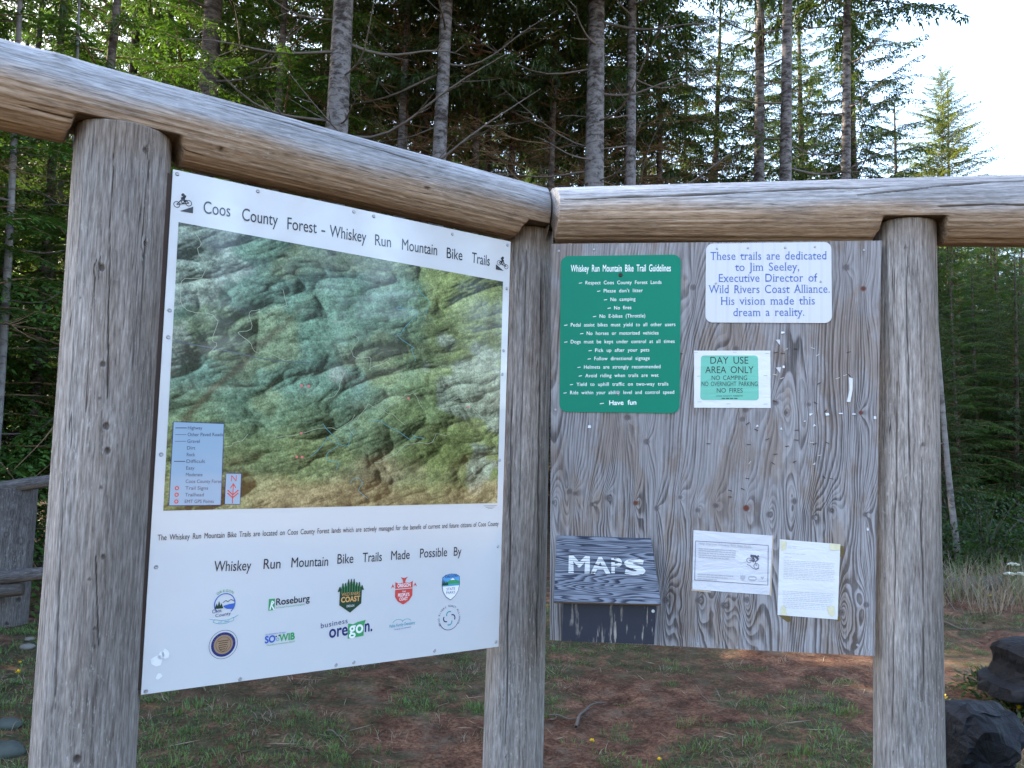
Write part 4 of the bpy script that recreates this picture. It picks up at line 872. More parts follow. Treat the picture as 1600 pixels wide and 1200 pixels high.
# maps box
mb = thing('maps_box', PR.P(*PR.uv(950, 1004), 0), 'sloped blue stained wooden maps box with white hand painted letters', 'map box')
bx = uvs(PR, [(878, 1002), (1022, 1007.5), (1026, 940), (880, 938)], .10); V, F = slab(PR, bx, .001, .095); mesh('box', V, F, MAT_NAVY, mb)
a0 = PR.uv(870, 836.5, .012); a1 = PR.uv(1017, 841, .012); b0 = PR.uv(865, 940, .135); b1 = PR.uv(1033, 944, .135)
LT = np.array([PR.P(*b0, .135), PR.P(*b1, .135), PR.P(*a1, .012), PR.P(*a0, .012)])
nl = np.cross(LT[1] - LT[0], LT[3] - LT[0]); nl /= np.linalg.norm(nl)
LB = LT - nl * .016; fs = [(0, 1, 2, 3), (7, 6, 5, 4)] + [(i, i + 4, (i + 1) % 4 + 4, (i + 1) % 4) for i in range(4)]
LORG = LT.mean(0)
ld = mesh('lid', np.concatenate([LT, LB]), fs, [MAT_LID, MAT_PLYEDGE], mb, loc=LORG, midx=[0, 1, 1, 1, 1, 1])
# lettering on the sloped lid
dlid = (LT[1] - LT[0]) / np.linalg.norm(LT[1] - LT[0]); ulid = np.cross(nl, dlid)
def lidpt(x, y): r_ = ray(x, y); t = ((LT[0] - CAMP) @ nl) / (r_ @ nl); p = CAMP + r_ * t - LT[0]; return np.array([p @ dlid, p @ ulid])
LV, LF = [], []; nb_ = 0
q7 = lambda X, Y: (860 + X / 6.315, 820 + Y / 6.315)
for ch, X0, Yb0, X1, Yb1, Yt, of in (('M', 178, 474, 388, 483, 306, .055), ('A', 395, 484, 592, 484, 318, .05), ('P', 602, 478, 708, 478, 326, .045), ('S', 728, 500, 940, 504, 336, .055)):
    V2, F2 = glyphs(ch, off=of); a = lidpt(*q7(X0, Yb0)); b = lidpt(*q7(X1, Yb1)); t = lidpt(*q7((X0 + X1) / 2, Yt)); e_ = (b - a); x0, x1 = V2[:, 0].min(), V2[:, 0].max(); y0, y1 = V2[:, 1].min(), V2[:, 1].max()
    uvp = a + np.outer((V2[:, 0] - x0) / (x1 - x0), e_) + np.outer((V2[:, 1] - y0) / (y1 - y0), np.array([0, 1.])) * (t[1] - (a[1] + b[1]) / 2)
    LV.append(LT[0] + uvp[:, :1] * dlid + uvp[:, 1:] * ulid + nl * .0008); LF += [tuple(i + nb_ for i in f) for f in F2]; nb_ += len(V2)
mesh('lettering', np.concatenate(LV), LF, MAT_LIDW, mb, loc=LORG)
u, v = PR.uv(1020.5, 955, .096); screw(PR, u, v, .0955, .006, MAT_LITES, mb, 'nail')

# ------------------------------------------------------------------ trees: foliage built leaf by leaf in numpy, tree meshes shared by the copies
class FB:                                   # foliage buffer
    def __init__(s): s.V, s.F, s.T, s.I = [], [], [], []; s.n = 0
    def add(s, V, F, T, I): s.V.append(V); s.F.append(F + s.n); s.T.append(T); s.I.append(np.full(len(F), I)); s.n += len(V)
    def arrays(s): return np.concatenate(s.V), np.concatenate(s.F), np.concatenate(s.T), np.concatenate(s.I)
def blades(base, dr, wd, L, Wd, tint):
    n = len(base); up = np.cross(dr, wd); k = np.linalg.norm(wd, axis=1, keepdims=True) + 1e-9; wd = wd / k
    V = np.stack([base, base + dr * (L * .45)[:, None] + wd * (Wd / 2)[:, None], base + dr * L[:, None], base + dr * (L * .45)[:, None] - wd * (Wd / 2)[:, None]], 1).reshape(-1, 3)
    return V, np.arange(4 * n).reshape(n, 4), np.repeat(tint, 4)
def tube(pts, rad, sides=4):
    pts = np.asarray(pts, float); rad = np.asarray(rad, float); n = len(pts); d = np.gradient(pts, axis=0); d /= np.linalg.norm(d, axis=1, keepdims=True) + 1e-9
    ref = np.where(np.abs(d[:, 2:]) < .9, np.array([[0, 0, 1.]]), np.array([[1., 0, 0]])); e = np.cross(d, ref); e /= np.linalg.norm(e, axis=1, keepdims=True) + 1e-9; f = np.cross(d, e)
    t = np.linspace(0, 2 * PI, sides, endpoint=False)
    V = pts[:, None] + rad[:, None, None] * (e[:, None] * np.cos(t)[None, :, None] + f[:, None] * np.sin(t)[None, :, None])
    return V.reshape(-1, 3), grid_faces(sides, n, True)
def bough(rng, L, kind):
    """one leafy branch along +X; returns V,F,T,I (I=1 wood)"""
    fb = FB(); N = 9; t = np.linspace(0, 1, N)
    if kind == 'hem': rise, droop, nsec, sl, bl, bw, sp, ang = .12, .42, int(L * 18), .52, .090, .030, .036, 55
    elif kind == 'fine': rise, droop, nsec, sl, bl, bw, sp, ang = .10, .30, int(L * 21), .48, .080, .022, .030, 52
    else: rise, droop, nsec, sl, bl, bw, sp, ang = .02, .16, int(L * 17), .46, .115, .036, .045, 48
    ax = np.stack([L * t, .05 * L * np.sin(t * 5 + rng.uniform(0, 6)) * t, L * (rise * t - droop * t * t)], 1)
    V, F = tube(ax, .016 * L / 2 * (1 - t) + .003, 4); fb.add(V, F, np.zeros(len(V)), 1)
    def A(u): return np.stack([np.interp(u, t, ax[:, k]) for k in range(3)], -1)
    us = np.clip(np.linspace(.10, 1, nsec) + rng.uniform(-.01, .01, nsec), 0, 1); side = np.where(np.arange(nsec) % 2, 1, -1)
    B0, D0, W0, L0, Wd0, T0 = [], [], [], [], [], []
    for u, sd in zip(us, side):
        p = A(np.array([min(u, 1.)]))[0]; ln = sl * (.22 + .95 * (1 - u) ** .75) * rng.uniform(.65, 1.2) * min(1, .35 + u * 3) * (L / 2.2) ** .5
        a = math.radians(ang + rng.uniform(-14, 14)); d = np.array([math.cos(a), sd * math.sin(a), rng.uniform(-.32, .08)]); d /= np.linalg.norm(d)
        k = max(3, int(ln / sp)); s_ = (np.arange(k) + .5) / k
        pend = -.45
        q = p + np.outer(s_ * ln, d) + np.outer(s_ ** 2 * ln, (0, 0, pend)); td = d + np.outer(s_, (0, 0, 2 * pend)); td /= np.linalg.norm(td, axis=1, keepdims=True)
        lat = np.cross(td, (0, 0, 1.)); lat /= np.linalg.norm(lat, axis=1, keepdims=True) + 1e-9
        for g in (-1, 1):
            dd = td * .72 + lat * g * .68 + rng.normal(0, .16, (k, 3)); dd /= np.linalg.norm(dd, axis=1, keepdims=True)
            wv = np.cross(dd, (0, 0, 1.)) + rng.normal(0, .35, (k, 3))
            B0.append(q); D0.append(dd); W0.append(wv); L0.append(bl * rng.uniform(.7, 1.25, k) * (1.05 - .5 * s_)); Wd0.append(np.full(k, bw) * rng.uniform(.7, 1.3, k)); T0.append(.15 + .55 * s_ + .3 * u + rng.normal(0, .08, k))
        B0.append(q[-1:]); D0.append(td[-1:]); W0.append(lat[-1:]); L0.append(np.array([bl])); Wd0.append(np.array([bw])); T0.append(np.array([1.]))
        if kind == 'spr':
            nh = max(2, k // 2); qi = rng.integers(0, k, nh); hd = np.tile((0, 0, -1.), (nh, 1)) + rng.normal(0, .35, (nh, 3)); hd /= np.linalg.norm(hd, axis=1, keepdims=True)
            B0.append(q[qi]); D0.append(hd); W0.append(rng.normal(0, 1, (nh, 3))); L0.append(rng.uniform(.10, .22, nh)); Wd0.append(np.full(nh, .034)); T0.append(rng.uniform(.1, .6, nh))
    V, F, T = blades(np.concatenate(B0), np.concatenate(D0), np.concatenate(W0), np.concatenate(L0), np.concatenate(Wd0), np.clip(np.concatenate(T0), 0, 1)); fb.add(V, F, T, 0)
    return fb.arrays()
def dead_bough(rng, L, twigs=7, r=.014, rise=.25, sides=4):
    fb = FB(); N = 10; t = np.linspace(0, 1, N); ph = rng.uniform(0, 6)
    ax = np.stack([L * t, .08 * L * np.sin(t * 4 + ph) * t, L * (rise * t * t * rng.uniform(.4, 1.6) - .12 * t) + .03 * L * np.sin(t * 7 + ph)], 1)
    V, F = tube(ax, r * (1 - t) ** .8 + .0028, sides); fb.add(V, F, np.zeros(len(V)), 0)
    for k in range(twigs):
        u = rng.uniform(.25, .97); i = u * (N - 1); p = np.array([np.interp(u, t, ax[:, j]) for j in range(3)]); ln = L * rng.uniform(.12, .35) * (1.1 - u * .6)
        d = np.array([rng.uniform(.3, 1), rng.choice((-1, 1)) * rng.uniform(.3, 1), rng.uniform(-.5, .6)]); d /= np.linalg.norm(d); tt = np.linspace(0, 1, 5)
        q = p + np.outer(tt * ln, d) + np.outer(tt * tt * ln, (.1, 0, rng.uniform(-.2, .35))); V, F = tube(q, r * .42 * (1 - tt) + .002, 3)
        F4 = F; fb.add(V, F4, np.zeros(len(V)), 0)
    return fb.arrays()
def place(fb, proto, p, az, pitch, s, tint=0., lum=1.):
    V, F, T, I = proto; c, s_ = math.cos(pitch), math.sin(pitch); x = V[:, 0] * c - V[:, 2] * s_; z = V[:, 0] * s_ + V[:, 2] * c; ca, sa = math.cos(az), math.sin(az)
    W = np.stack([x * ca - V[:, 1] * sa, x * sa + V[:, 1] * ca, z], 1) * s + p
    fb.V.append(W); fb.F.append(F + fb.n); fb.T.append(np.clip(T + tint, 0, 1)); fb.I.append(I); fb.n += len(V)
RNG = np.random.default_rng(7)
HEM = [bough(RNG, L, 'hem') for L in (2.3, 2.0, 2.5, 1.8)]; FINE = [bough(RNG, L, 'fine') for L in (2.2, 2.5, 1.9)]; SPR = [bough(RNG, L, 'spr') for L in (2.3, 2.6, 2.0, 1.8)]
DEAD = [dead_bough(RNG, L, 16, .012, .12, 3) for L in (1.6, 2.0, 2.4, 1.8)]
LIMB = [dead_bough(RNG, L, n, .021, r_, 5) for L, n, r_ in ((2.4, 5, .45), (1.9, 4, .7), (2.8, 7, .3), (1.5, 3, .15), (2.2, 4, -.1))]
def crown_arrays(rng, protos, z0, z1, per_m, prof, pitch0=.1, pitch1=.5, jit=.25):
    fb = FB(); n = int((z1 - z0) * per_m); az = rng.uniform(0, 6.28)
    for i in range(n):
        z = z0 + (z1 - z0) * (i + rng.uniform(0, 1)) / n; u = (z - z0) / (z1 - z0); az += 2.4 + rng.uniform(-.5, .5); R = prof(u) * rng.uniform(1 - jit, 1 + jit)
        p = protos[rng.integers(len(protos))]; s_ = R / p[0][:, 0].max()
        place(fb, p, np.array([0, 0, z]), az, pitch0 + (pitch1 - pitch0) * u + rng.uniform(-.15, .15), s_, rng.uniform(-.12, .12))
    return fb.arrays()
def trunk_arrays(rng, H, r, lean=0., bend=.12, sides=14, rings=36):
    t = np.linspace(0, 1, rings); ph = rng.uniform(0, 6, 2)
    P = np.stack([bend * np.sin(t * 3.4 + ph[0]) - bend * math.sin(ph[0]) + lean * t * H, bend * np.sin(t * 2.7 + ph[1]) - bend * math.sin(ph[1]), t * H - .3], 1)
    rad = r * (1 - t) ** .75 * (1 + .5 * np.exp(-t * H / .35)) + .008
    return P, rad
def build_tree(name, parts, loc, label, cat, group, rz=0., s=1.):
    t = thing(name, loc, label, cat, group)
    for pn, arr, mats, sm in parts:
        V, F, T, I = arr; mesh(pn, V, F, mats, t, midx=I, attrs={'tint': T}, smooth=sm, local=True)
    t.rotation_euler.z = rz; t.scale = (s, s, s); return t
def tr(P, rad, sides=14):
    V, F = tube(P, rad, sides); return (V, F, np.zeros(len(V)), np.zeros(len(F), int))
# --- prototypes: (trunk arrays, crown arrays ...)
rg = np.random.default_rng(21)
def proto_parts(kind):
    if kind == 'hemlock':
        P, r = trunk_arrays(rg, 10.5, .09); return [('trunk', tr(P, r), [MAT_BARKD], True), ('crown', crown_arrays(rg, HEM + FINE, .9, 10.4, 11., lambda u: .35 + 2.2 * (1 - u) ** .8), [MAT_HEM, MAT_TWIG], False)]
    if kind == 'spruce':
        P, r = trunk_arrays(rg, 15.5, .16); return [('trunk', tr(P, r), [MAT_BARKD], True), ('crown', crown_arrays(rg, SPR, 1.0, 15.3, 12., lambda u: .3 + 2.9 * (1 - u) ** .85, .0, .45), [MAT_SPR, MAT_TWIG], False)]
    if kind == 'tall':
        P, r = trunk_arrays(rg, 17.5, .15, 0, .10); return [('trunk', tr(P, r), [MAT_BARKP], True), ('dead_twigs', crown_arrays(rg, DEAD, 1.5, 9., 4.5, lambda u: 1.5 - .3 * u, -.1, .15, .4), [MAT_TWIG, MAT_TWIG], False), ('crown', crown_arrays(rg, SPR, 8.2, 17.3, 11., lambda u: .4 + 2.5 * (1 - u) ** .8, -.05, .4), [MAT_SPR, MAT_TWIG], False)]
    if kind == 'twiggy':
        P, r = trunk_arrays(rg, 13.5, .10, 0, .10); return [('trunk', tr(P, r), [MAT_BARKD], True), ('dead_twigs', crown_arrays(rg, DEAD, 1., 9.5, 10., lambda u: 1.7 - .2 * u, -.2, .25, .4), [MAT_TWIG, MAT_TWIG], False), ('crown', crown_arrays(rg, SPR, 8., 13.3, 10., lambda u: .4 + 1.9 * (1 - u) ** .8, -.05, .4), [MAT_SPR, MAT_TWIG], False)]
PARTS = {k: proto_parts(k) for k in ('hemlock', 'spruce', 'tall', 'twiggy')}
PROTO = {}
def plant(kind, name, x, y, s, label, group, rz=None):
    z = gz(x, y); rz = random.uniform(0, 6.28) if rz is None else rz
    if kind not in PROTO:
        PROTO[kind] = build_tree(name, PARTS[kind], (x, y, z), label, 'tree', group, rz, s); return PROTO[kind]
    c = copy_tree(PROTO[kind]); c.name = name; c.location = (x, y, z); c.rotation_euler.z = rz; c.scale = (s, s, s); c['label'] = label
    if group: c['group'] = group
    elif 'group' in c: del c['group']
    return c
random.seed(5)
def col(px, Y): return at(px, 700, Y)[0]     # x of a pixel column at distance Y
# --- named front trees, each trunk where the photograph has one
def front_tree(px, ypx, Y, dpx, H, label, lean_px=0., mat=MAT_BARKP, crown=True, limbs=(), seed=0, name='pale_barked_tree', crown_z=9.0):
    rng = np.random.default_rng(100 + seed); p = at(px, ypx, Y); x = p[0]; zb = gz(x, Y); dia = dpx / F_PX * Y * math.hypot(1, 0)
    h0 = p[2] - zb; r_h = dia / 2; frac = max(.2, 1 - h0 / H); r = r_h / frac ** .75
    P, rad = trunk_arrays(rng, H, r, lean_px, .06, 18, 60); k = np.interp(h0, P[:, 2], P[:, 0]); P[:, 0] -= k
    t = thing(name, (x, Y, zb), label, 'tree')
    V, F = tube(P, rad, 18); mesh('trunk', V, F, mat, t, smooth=True, local=True)
    for (z, az, s_, ty) in limbs:
        fb = FB(); pos = np.array([np.interp(z, P[:, 2], P[:, 0]), np.interp(z, P[:, 2], P[:, 1]), z]); place(fb, LIMB[ty], pos, az, rng.uniform(-.1, .15), s_)
        V, F, T, I = fb.arrays(); mesh('branch', V, F, MAT_DEADB, t, smooth=True, local=True)
    if crown:
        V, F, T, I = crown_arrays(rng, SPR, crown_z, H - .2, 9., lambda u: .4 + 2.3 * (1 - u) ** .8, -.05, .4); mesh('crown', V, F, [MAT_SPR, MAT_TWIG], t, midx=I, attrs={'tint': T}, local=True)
    return t
def limbs(seed, n, z0, z1, s0=.6, s1=1.1):
    r_ = random.Random(seed); return [(z0 + (z1 - z0) * (i + r_.random()) / n, r_.choice((r_.uniform(-.6, .6), PI + r_.uniform(-.7, .7), r_.uniform(-2.4, -.8))), r_.uniform(s0, s1), r_.randrange(5)) for i in range(n)]
front_tree(533, 100, 11.5, 32, 19, 'thick pale trunk with bowed dead branches just above the map sign beam', limbs=limbs(1, 12, 4.8, 9.5) + [(5.3, PI - .25, 1.15, 0), (5.0, -.2, 1.25, 0), (6.0, PI + .2, 1.1, 1), (7.2, .1, 1.2, 3)], seed=1)
front_tree(930, 150, 13, 27, 19, 'thick pale trunk above the corner where both beams meet', limbs=limbs(2, 12, 4.2, 9.5) + [(5.6, PI - .1, .9, 4), (5.9, PI, .9, 4)], seed=2)
front_tree(986, 170, 13.3, 14, 19, 'slim trunk just right of the thick corner trunk', limbs=limbs(3, 9, 4, 10, .5, .9), seed=3)
front_tree(690, 170, 12.4, 20, 17, 'dark mottled trunk above the middle of the left beam', mat=MAT_BARKP, limbs=limbs(4, 10, 4, 9.5), seed=4)
front_tree(632, 90, 13.4, 9, 16, 'thin trunk between the thick pale one and the mottled one behind the left beam', limbs=limbs(5, 8, 5, 13, .5, .8), seed=5)
front_tree(1188, 150, 17.5, 14, 20, 'grey trunk just left of the palest slim trunk above the right beam', limbs=limbs(6, 12, 4, 11, .6, 1.), seed=6, crown_z=12)
front_tree(1227, 150, 15.5, 16, 20, 'palest slim straight trunk above the right beam', limbs=limbs(7, 12, 4, 10.5, .6, 1.) + [(5.2, .15, .9, 0), (4.9, -.05, .8, 4), (6.9, 0., .9, 2)], seed=7, crown_z=12)
front_tree(1322, 150, 16.5, 12, 19, 'rightmost slim pale trunk above the right beam', limbs=limbs(8, 10, 4, 10.5, .6, 1.), seed=8, crown_z=10.6)
front_tree(325, 110, 12.5, 29, 18, 'dark brown trunk among the green boughs above the left post', mat=MAT_BARKD, limbs=limbs(9, 9, 4, 9.5), seed=9, name='dark_barked_tree')
front_tree(214, 60, 15, 11, 18, 'narrow dark trunk above the top of the left post', mat=MAT_BARKD, limbs=limbs(10, 8, 4, 10.), seed=10, name='dark_barked_tree')
front_tree(13, 400, 8.6, 9, 9, 'thin grey sapling trunk at the left edge under the beam', mat=MAT_BARKT, crown=False, limbs=limbs(11, 9, .8, 6, .35, .6), seed=11, name='bare_sapling')
front_tree(54, 600, 10.5, 15, 12, 'dark straight trunk behind the rail fence', mat=MAT_BARKD, crown=False, limbs=limbs(12, 9, .8, 6, .4, .8), seed=12, name='dark_barked_tree')
front_tree(98, 560, 9.4, 6, 8, 'very thin bare sapling beside the left post', mat=MAT_BARKT, crown=False, limbs=limbs(13, 6, .8, 5, .3, .5), seed=13, name='bare_sapling')
front_tree(1478, 690, 10.2, 6.5, 5.2, 'thin bare leaning sapling just right of the right post', lean_px=-.115, mat=MAT_BARKT, crown=False, limbs=limbs(14, 7, 1.6, 4.6, .25, .5), seed=14, name='bare_sapling')
for i, (px, Y) in enumerate(((1545, 26), (1553, 30), (1566, 27), (1577, 28), (1588, 31))):
    front_tree(px, 600, Y, 3.6, 7.5, ('thin pale trunk deep in the woods right of the right post'), mat=MAT_BARKT, crown=False, seed=20 + i, name='distant_bare_trunk')['group'] = 'thin pale trunks deep in the woods'
# --- leafy understorey and the wall of forest
G1, G2, G3 = 'green hemlocks above the left beam', 'dark conifers packed behind the kiosk', 'conifers filling the forest behind'
for px, Y, s, lb in ((250, 13.6, 1.15, 'dense hemlock behind the dark brown trunk'), (30, 14.2, 1.15, 'tall hemlock filling the gap above the left end of the beam'), (-120, 8.8, .95, 'bright green feathery hemlock at the top left corner'), (120, 10.0, 1.0, 'green feathery hemlock right above the left post'), (420, 12.6, 1.1, 'green drooping hemlock left of the thick pale trunk'), (60, 12.5, .9, 'small hemlock behind the rail fence'), (-30, 10.5, .62, 'low bright hemlock sprays beside the left post')):
    plant('hemlock', 'hemlock_tree', col(px, Y), Y, s, lb, None)
for px, Y, s in ((600, 13.6, .9), (660, 15, 1.), (730, 14.2, .95), (800, 15.5, 1.), (850, 14.4, .9), (890, 18, 1.), (960, 15.5, .95), (1020, 16.8, 1.), (480, 14.5, .95), (640, 16, .95), (470, 17, 1.), (900, 16.5, 1.), (760, 18.5, 1.05), (1010, 19, .95), (560, 20, 1.1), (330, 16, 1.), (1060, 21.5, 1.)):
    plant('twiggy', 'twiggy_conifer', col(px, Y), Y, s, 'conifer tangled with brown dead twigs behind the left beam', 'twiggy conifers behind the beams')
for px, Y, s in ((1110, 20, .9), (1185, 21, 1.), (1260, 23, 1.05), (1345, 19, .98), (1230, 27, 1.1), (1400, 25, .85)):
    plant('spruce', 'spruce_tree', col(px, Y), Y, s, 'drooping dark spruce showing against white sky above the right beam', 'spruces above the right beam')
_rg = np.random.default_rng(77); _P, _r = trunk_arrays(_rg, 18.2, .13)
_x = at(1472, 200, 34)[0]
yc = build_tree('young_conifer', [('trunk', tr(_P, _r), [MAT_BARKT], True), ('crown', crown_arrays(_rg, HEM + SPR, 7., 18., 24., lambda u: .35 + 3.6 * (1 - u) ** .85, .1, .7), [leaf_mat('sunlit_tint_needles', (.035, .06, .014), (.12, .145, .03), .3), MAT_TWIG], False)], (_x, 34, gz(_x, 34)), 'loose sunlit yellow green conifer alone against the white sky at upper right', 'tree', None)  # needle colour lightened and yellowed to look sunlit
for px, Y, s in ((1475, 12.5, .26), (1530, 14.5, .34), (1585, 13.6, .33), (1650, 14., .34), (1500, 16.5, .42), (1600, 19, .5), (1545, 21, .55), (1640, 24, .6), (1480, 23, .52), (1570, 25, .62), (1500, 28, .6), (1660, 18, .45), (1500, 13.5, .30), (1560, 17, .45), (1620, 15, .40), (1470, 19, .48), (1540, 30, .60), (1610, 26, .58), (1700, 22, .55), (1680, 32, .62), (1440, 24, .5)):
    plant('hemlock' if int(px) % 4 == 0 else 'spruce', 'spruce_tree', col(px, Y), Y, s * (1.5 if int(px) % 4 == 0 else 1), 'dark green conifer in the gap right of the right post', 'spruces right of the right post')
rq = random.Random(31)
for i in range(20):
    px = 1436 + i * 15; Y = rq.uniform(15, 27)
    plant('hemlock', 'hemlock_tree', col(px, Y), Y, min(.95, .30 * Y / 10 + .1) * rq.uniform(.85, 1.1), 'dense dark green hemlock in the gap right of the right post', 'hemlocks right of the right post')
rb = random.Random(41)
for i in range(34):
    px = -420 + i * 43; Y = rb.uniform(37, 47)
    plant(rb.choice(('spruce', 'hemlock', 'spruce')), 'forest_conifer', col(px, Y), Y, rb.uniform(1.3, 1.55), 'dark conifer deep in the forest behind the log kiosk', G3)
rf = random.Random(12)
for i in range(34):
    px = -420 + i * 45; Y = rf.uniform(24, 42)
    plant(rf.choice(('spruce', 'hemlock', 'spruce')), 'forest_conifer', col(px, Y), Y, rf.uniform(.9, 1.2) if px < 950 else rf.uniform(.7, .9), 'dark conifer deep in the forest behind the log kiosk', G3)
for i in range(22):
    px = -250 + i * 62; Y = rf.uniform(21, 34)
    plant(rf.choice(('spruce', 'hemlock', 'tall', 'spruce')), 'forest_conifer', col(px, Y), Y, (rf.uniform(.95, 1.2) if px < 420 else rf.uniform(.7, 1.0)) if px < 1000 else .8, 'dark conifer deep in the forest behind the log kiosk', G3)
for i in range(9):
    px = 40 + i * 45; Y = rf.uniform(13.5, 19)
    plant(rf.choice(('spruce', 'tall', 'twiggy')), 'forest_conifer', col(px, Y), Y, rf.uniform(.55, .8), 'dark conifer deep in the forest behind the log kiosk', G3)
# unseen conifers added on the left to keep the clearing in shade, and the sunlit woods across the clearing seen mirrored in the map sign
for i in range(26):
    x = rf.uniform(-24, -7.5); y = rf.uniform(-1, 14)
    plant(rf.choice(('spruce', 'tall', 'spruce')), 'forest_conifer', x, y, rf.uniform(.6, .78), 'unseen conifer added left of the clearing to shade it', 'unseen shade conifers left of the clearing')
for x, y, s_, k in ((-5.9, 7.2, .8, 'twiggy'), (-7.6, 8.2, .85, 'twiggy'), (-10.6, 9.0, .75, 'spruce'), (-7.4, 6.3, 1., 'hemlock'), (-9., 11.2, .7, 'spruce'), (-12.5, 8.6, .8, 'spruce'), (-6.8, 5.2, .7, 'spruce'), (-9.2, 6.6, .75, 'spruce'), (-8.4, 9.9, .9, 'twiggy')):  # extra out-of-view trees added to keep sun off the right post
    plant(k, 'forest_conifer', x, y, s_, 'unseen conifer added left of the clearing to shade it', 'unseen shade conifers left of the clearing')
for i in range(26):
    a = math.radians(92 + i * 2.7 + rf.uniform(-2, 2)); d = rf.uniform(27, 36)
    plant(rf.choice(('spruce', 'hemlock', 'spruce', 'tall')), 'forest_conifer', d * math.sin(a), d * math.cos(a), rf.uniform(.8, 1.15), 'sunlit conifer across the clearing behind the viewer', 'conifers across the clearing')

# ------------------------------------------------------------------ rail fence on the left
fp = at(8, 1000, 6.7); fz = gz(fp[0], 6.7)
rfence = thing('rail_fence', (fp[0], 6.7, fz), 'low log rail fence with a stout knotty post at the left edge', 'fence')
w_ = 52 / F_PX * 6.7
xr = at(52, 880, 6.7)[0] - .115; ztop = at(30, 763, 6.7)[2]; zbot = fz - .1
rp_ = .17; pc_ = Log((xr - rp_ - .015, 6.85, fz - .15), (xr - rp_ + .005, 6.85, ztop), rp_ + .012, rp_, 71)
pc_.tan = lambda t, nz, st: .0 * t - .3
for (x, y, r_) in ((45, 783, .020), (42, 815, .034), (32, 845, .034), (20, 800, .022), (10, 835, .024), (22, 862, .014)): pc_.knots.append((*pc_.hit(x, y), r_, 0))
for (x, y, r_) in ((46, 905, .018), (28, 938, .022), (10, 975, .016)): pc_.knots.append((*pc_.hit(x, y), r_, 1))
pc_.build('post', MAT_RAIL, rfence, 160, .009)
def rail(a, b, r0, r1, seed, knots=(), cut=None):
    L_ = Log(a, b, r0, r1, seed); L_.tan = lambda t, nz, st: .3 * sst(0, -.6, nz)
    for k in knots: L_.knots.append(k)
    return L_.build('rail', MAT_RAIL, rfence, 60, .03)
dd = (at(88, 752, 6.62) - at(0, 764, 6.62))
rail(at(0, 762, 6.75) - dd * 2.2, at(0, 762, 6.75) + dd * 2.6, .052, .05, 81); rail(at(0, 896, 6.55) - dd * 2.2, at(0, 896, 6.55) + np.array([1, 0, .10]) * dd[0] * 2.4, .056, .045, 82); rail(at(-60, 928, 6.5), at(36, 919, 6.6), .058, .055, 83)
MAT_MOSSY = plain('mossy_grey_stone', (.05, .058, .05), .9, .2, .5, 14.)
MAT_PALEST = plain('pale_stone', (.13, .118, .10), .85, .2, .3, 30.)
for (x, y, r_, lb) in ((46, 1001, .028, 'small rounded pale stone at the foot of the fence post'), (43, 1013, .042, 'flat pale stone in front of the fence post foot'), (2, 1178, .085, 'mossy grey stone at the bottom left corner'), (12, 1135, .06, 'small mossy stone just above the corner one')):
    p = gpt(x, y); U, W_ = np.meshgrid(np.linspace(0, 2 * PI, 20, endpoint=False), np.linspace(-PI / 2, PI / 2, 11)); rr = r_ * (1 + .35 * (fbm(np.cos(U) * 2 + 5 + x, np.sin(U) * 2 + W_, 61, 3) - .5)); Vs = np.stack([p[0] + rr * np.cos(U) * np.cos(W_) * 1.25, p[1] + rr * np.sin(U) * np.cos(W_), p[2] + .01 + rr * .55 * np.sin(W_)], -1)
    o = mesh('stone', Vs, grid_faces(20, 11, True), MAT_PALEST if x > 20 else MAT_MOSSY, loc=(p[0], p[1], p[2]), smooth=True); tag(o, lb, 'stone')

# ------------------------------------------------------------------ rocks
def boulder(name, outline, Y, depth, label, seed, group=None, base_drop=.12):
    """outline: silhouette in the photograph, turned to metres at its distance; the solid bulges front and back"""
    pts = np.array([at(x, y, Y) for x, y in outline]); c = pts.mean(0); n = 90
    P2 = np.stack([pts[:, 0], pts[:, 2]], 1); cl = np.vstack([P2, P2[:1]]); s_ = np.append(0, np.cumsum(np.hypot(*np.diff(cl, axis=0).T))); u = np.linspace(0, s_[-1], n, endpoint=False)
    n = 44; u = np.linspace(0, s_[-1], n, endpoint=False); O = np.stack([np.interp(u, s_, cl[:, 0]), np.interp(u, s_, cl[:, 1])], 1); cc = O.mean(0); rings = np.sin(np.linspace(-PI / 2, PI / 2, 18)); V = []
    for q in rings:
        k = (1 - abs(q) ** 3.0) ** (1 / 2.2) * .97 + .03; ring_ = cc + (O - cc) * k; yy = Y + q * depth
        nz = fbm(ring_[:, 0] * 7 + 3 * q, ring_[:, 1] * 7 + 5 * q, seed, 4) - .5; nz2 = np.abs(fbm(ring_[:, 0] * 4 + 3, ring_[:, 1] * 4 + 4 * q, seed + 9, 3) - .5)
        nz3 = np.abs(fbm(ring_[:, 0] * 13 + 1, ring_[:, 1] * 13 + 9 * q, seed + 19, 3) - .5); f = 1 + .20 * nz * k - .25 * nz2 - .16 * nz3 * k; ring_ = cc + (ring_ - cc) * f[:, None]
        V.append(np.stack([ring_[:, 0], yy + .14 * nz + .05 * (nz3 - .2), ring_[:, 1]], 1))
    V = np.concatenate(V); fs = [tuple(f[::-1]) for f in grid_faces(n, len(rings), True)] + [tuple(range(n)), tuple(range(len(V) - 1, len(V) - n - 1, -1))]
    o = mesh(name, V, fs, MAT_MOSSY if seed > 6 else MAT_ROCK, loc=(c[0], Y, V[:, 2].min()), smooth=False); tag(o, label, 'rock', group); return o
boulder('boulder', [(1472, 1260), (1471, 1150), (1478, 1110), (1500, 1094), (1540, 1098), (1575, 1108), (1592, 1128), (1586, 1150), (1566, 1172), (1560, 1260)], 4.15, .17, 'dark jagged boulder in the bottom right corner against the right post', 5)
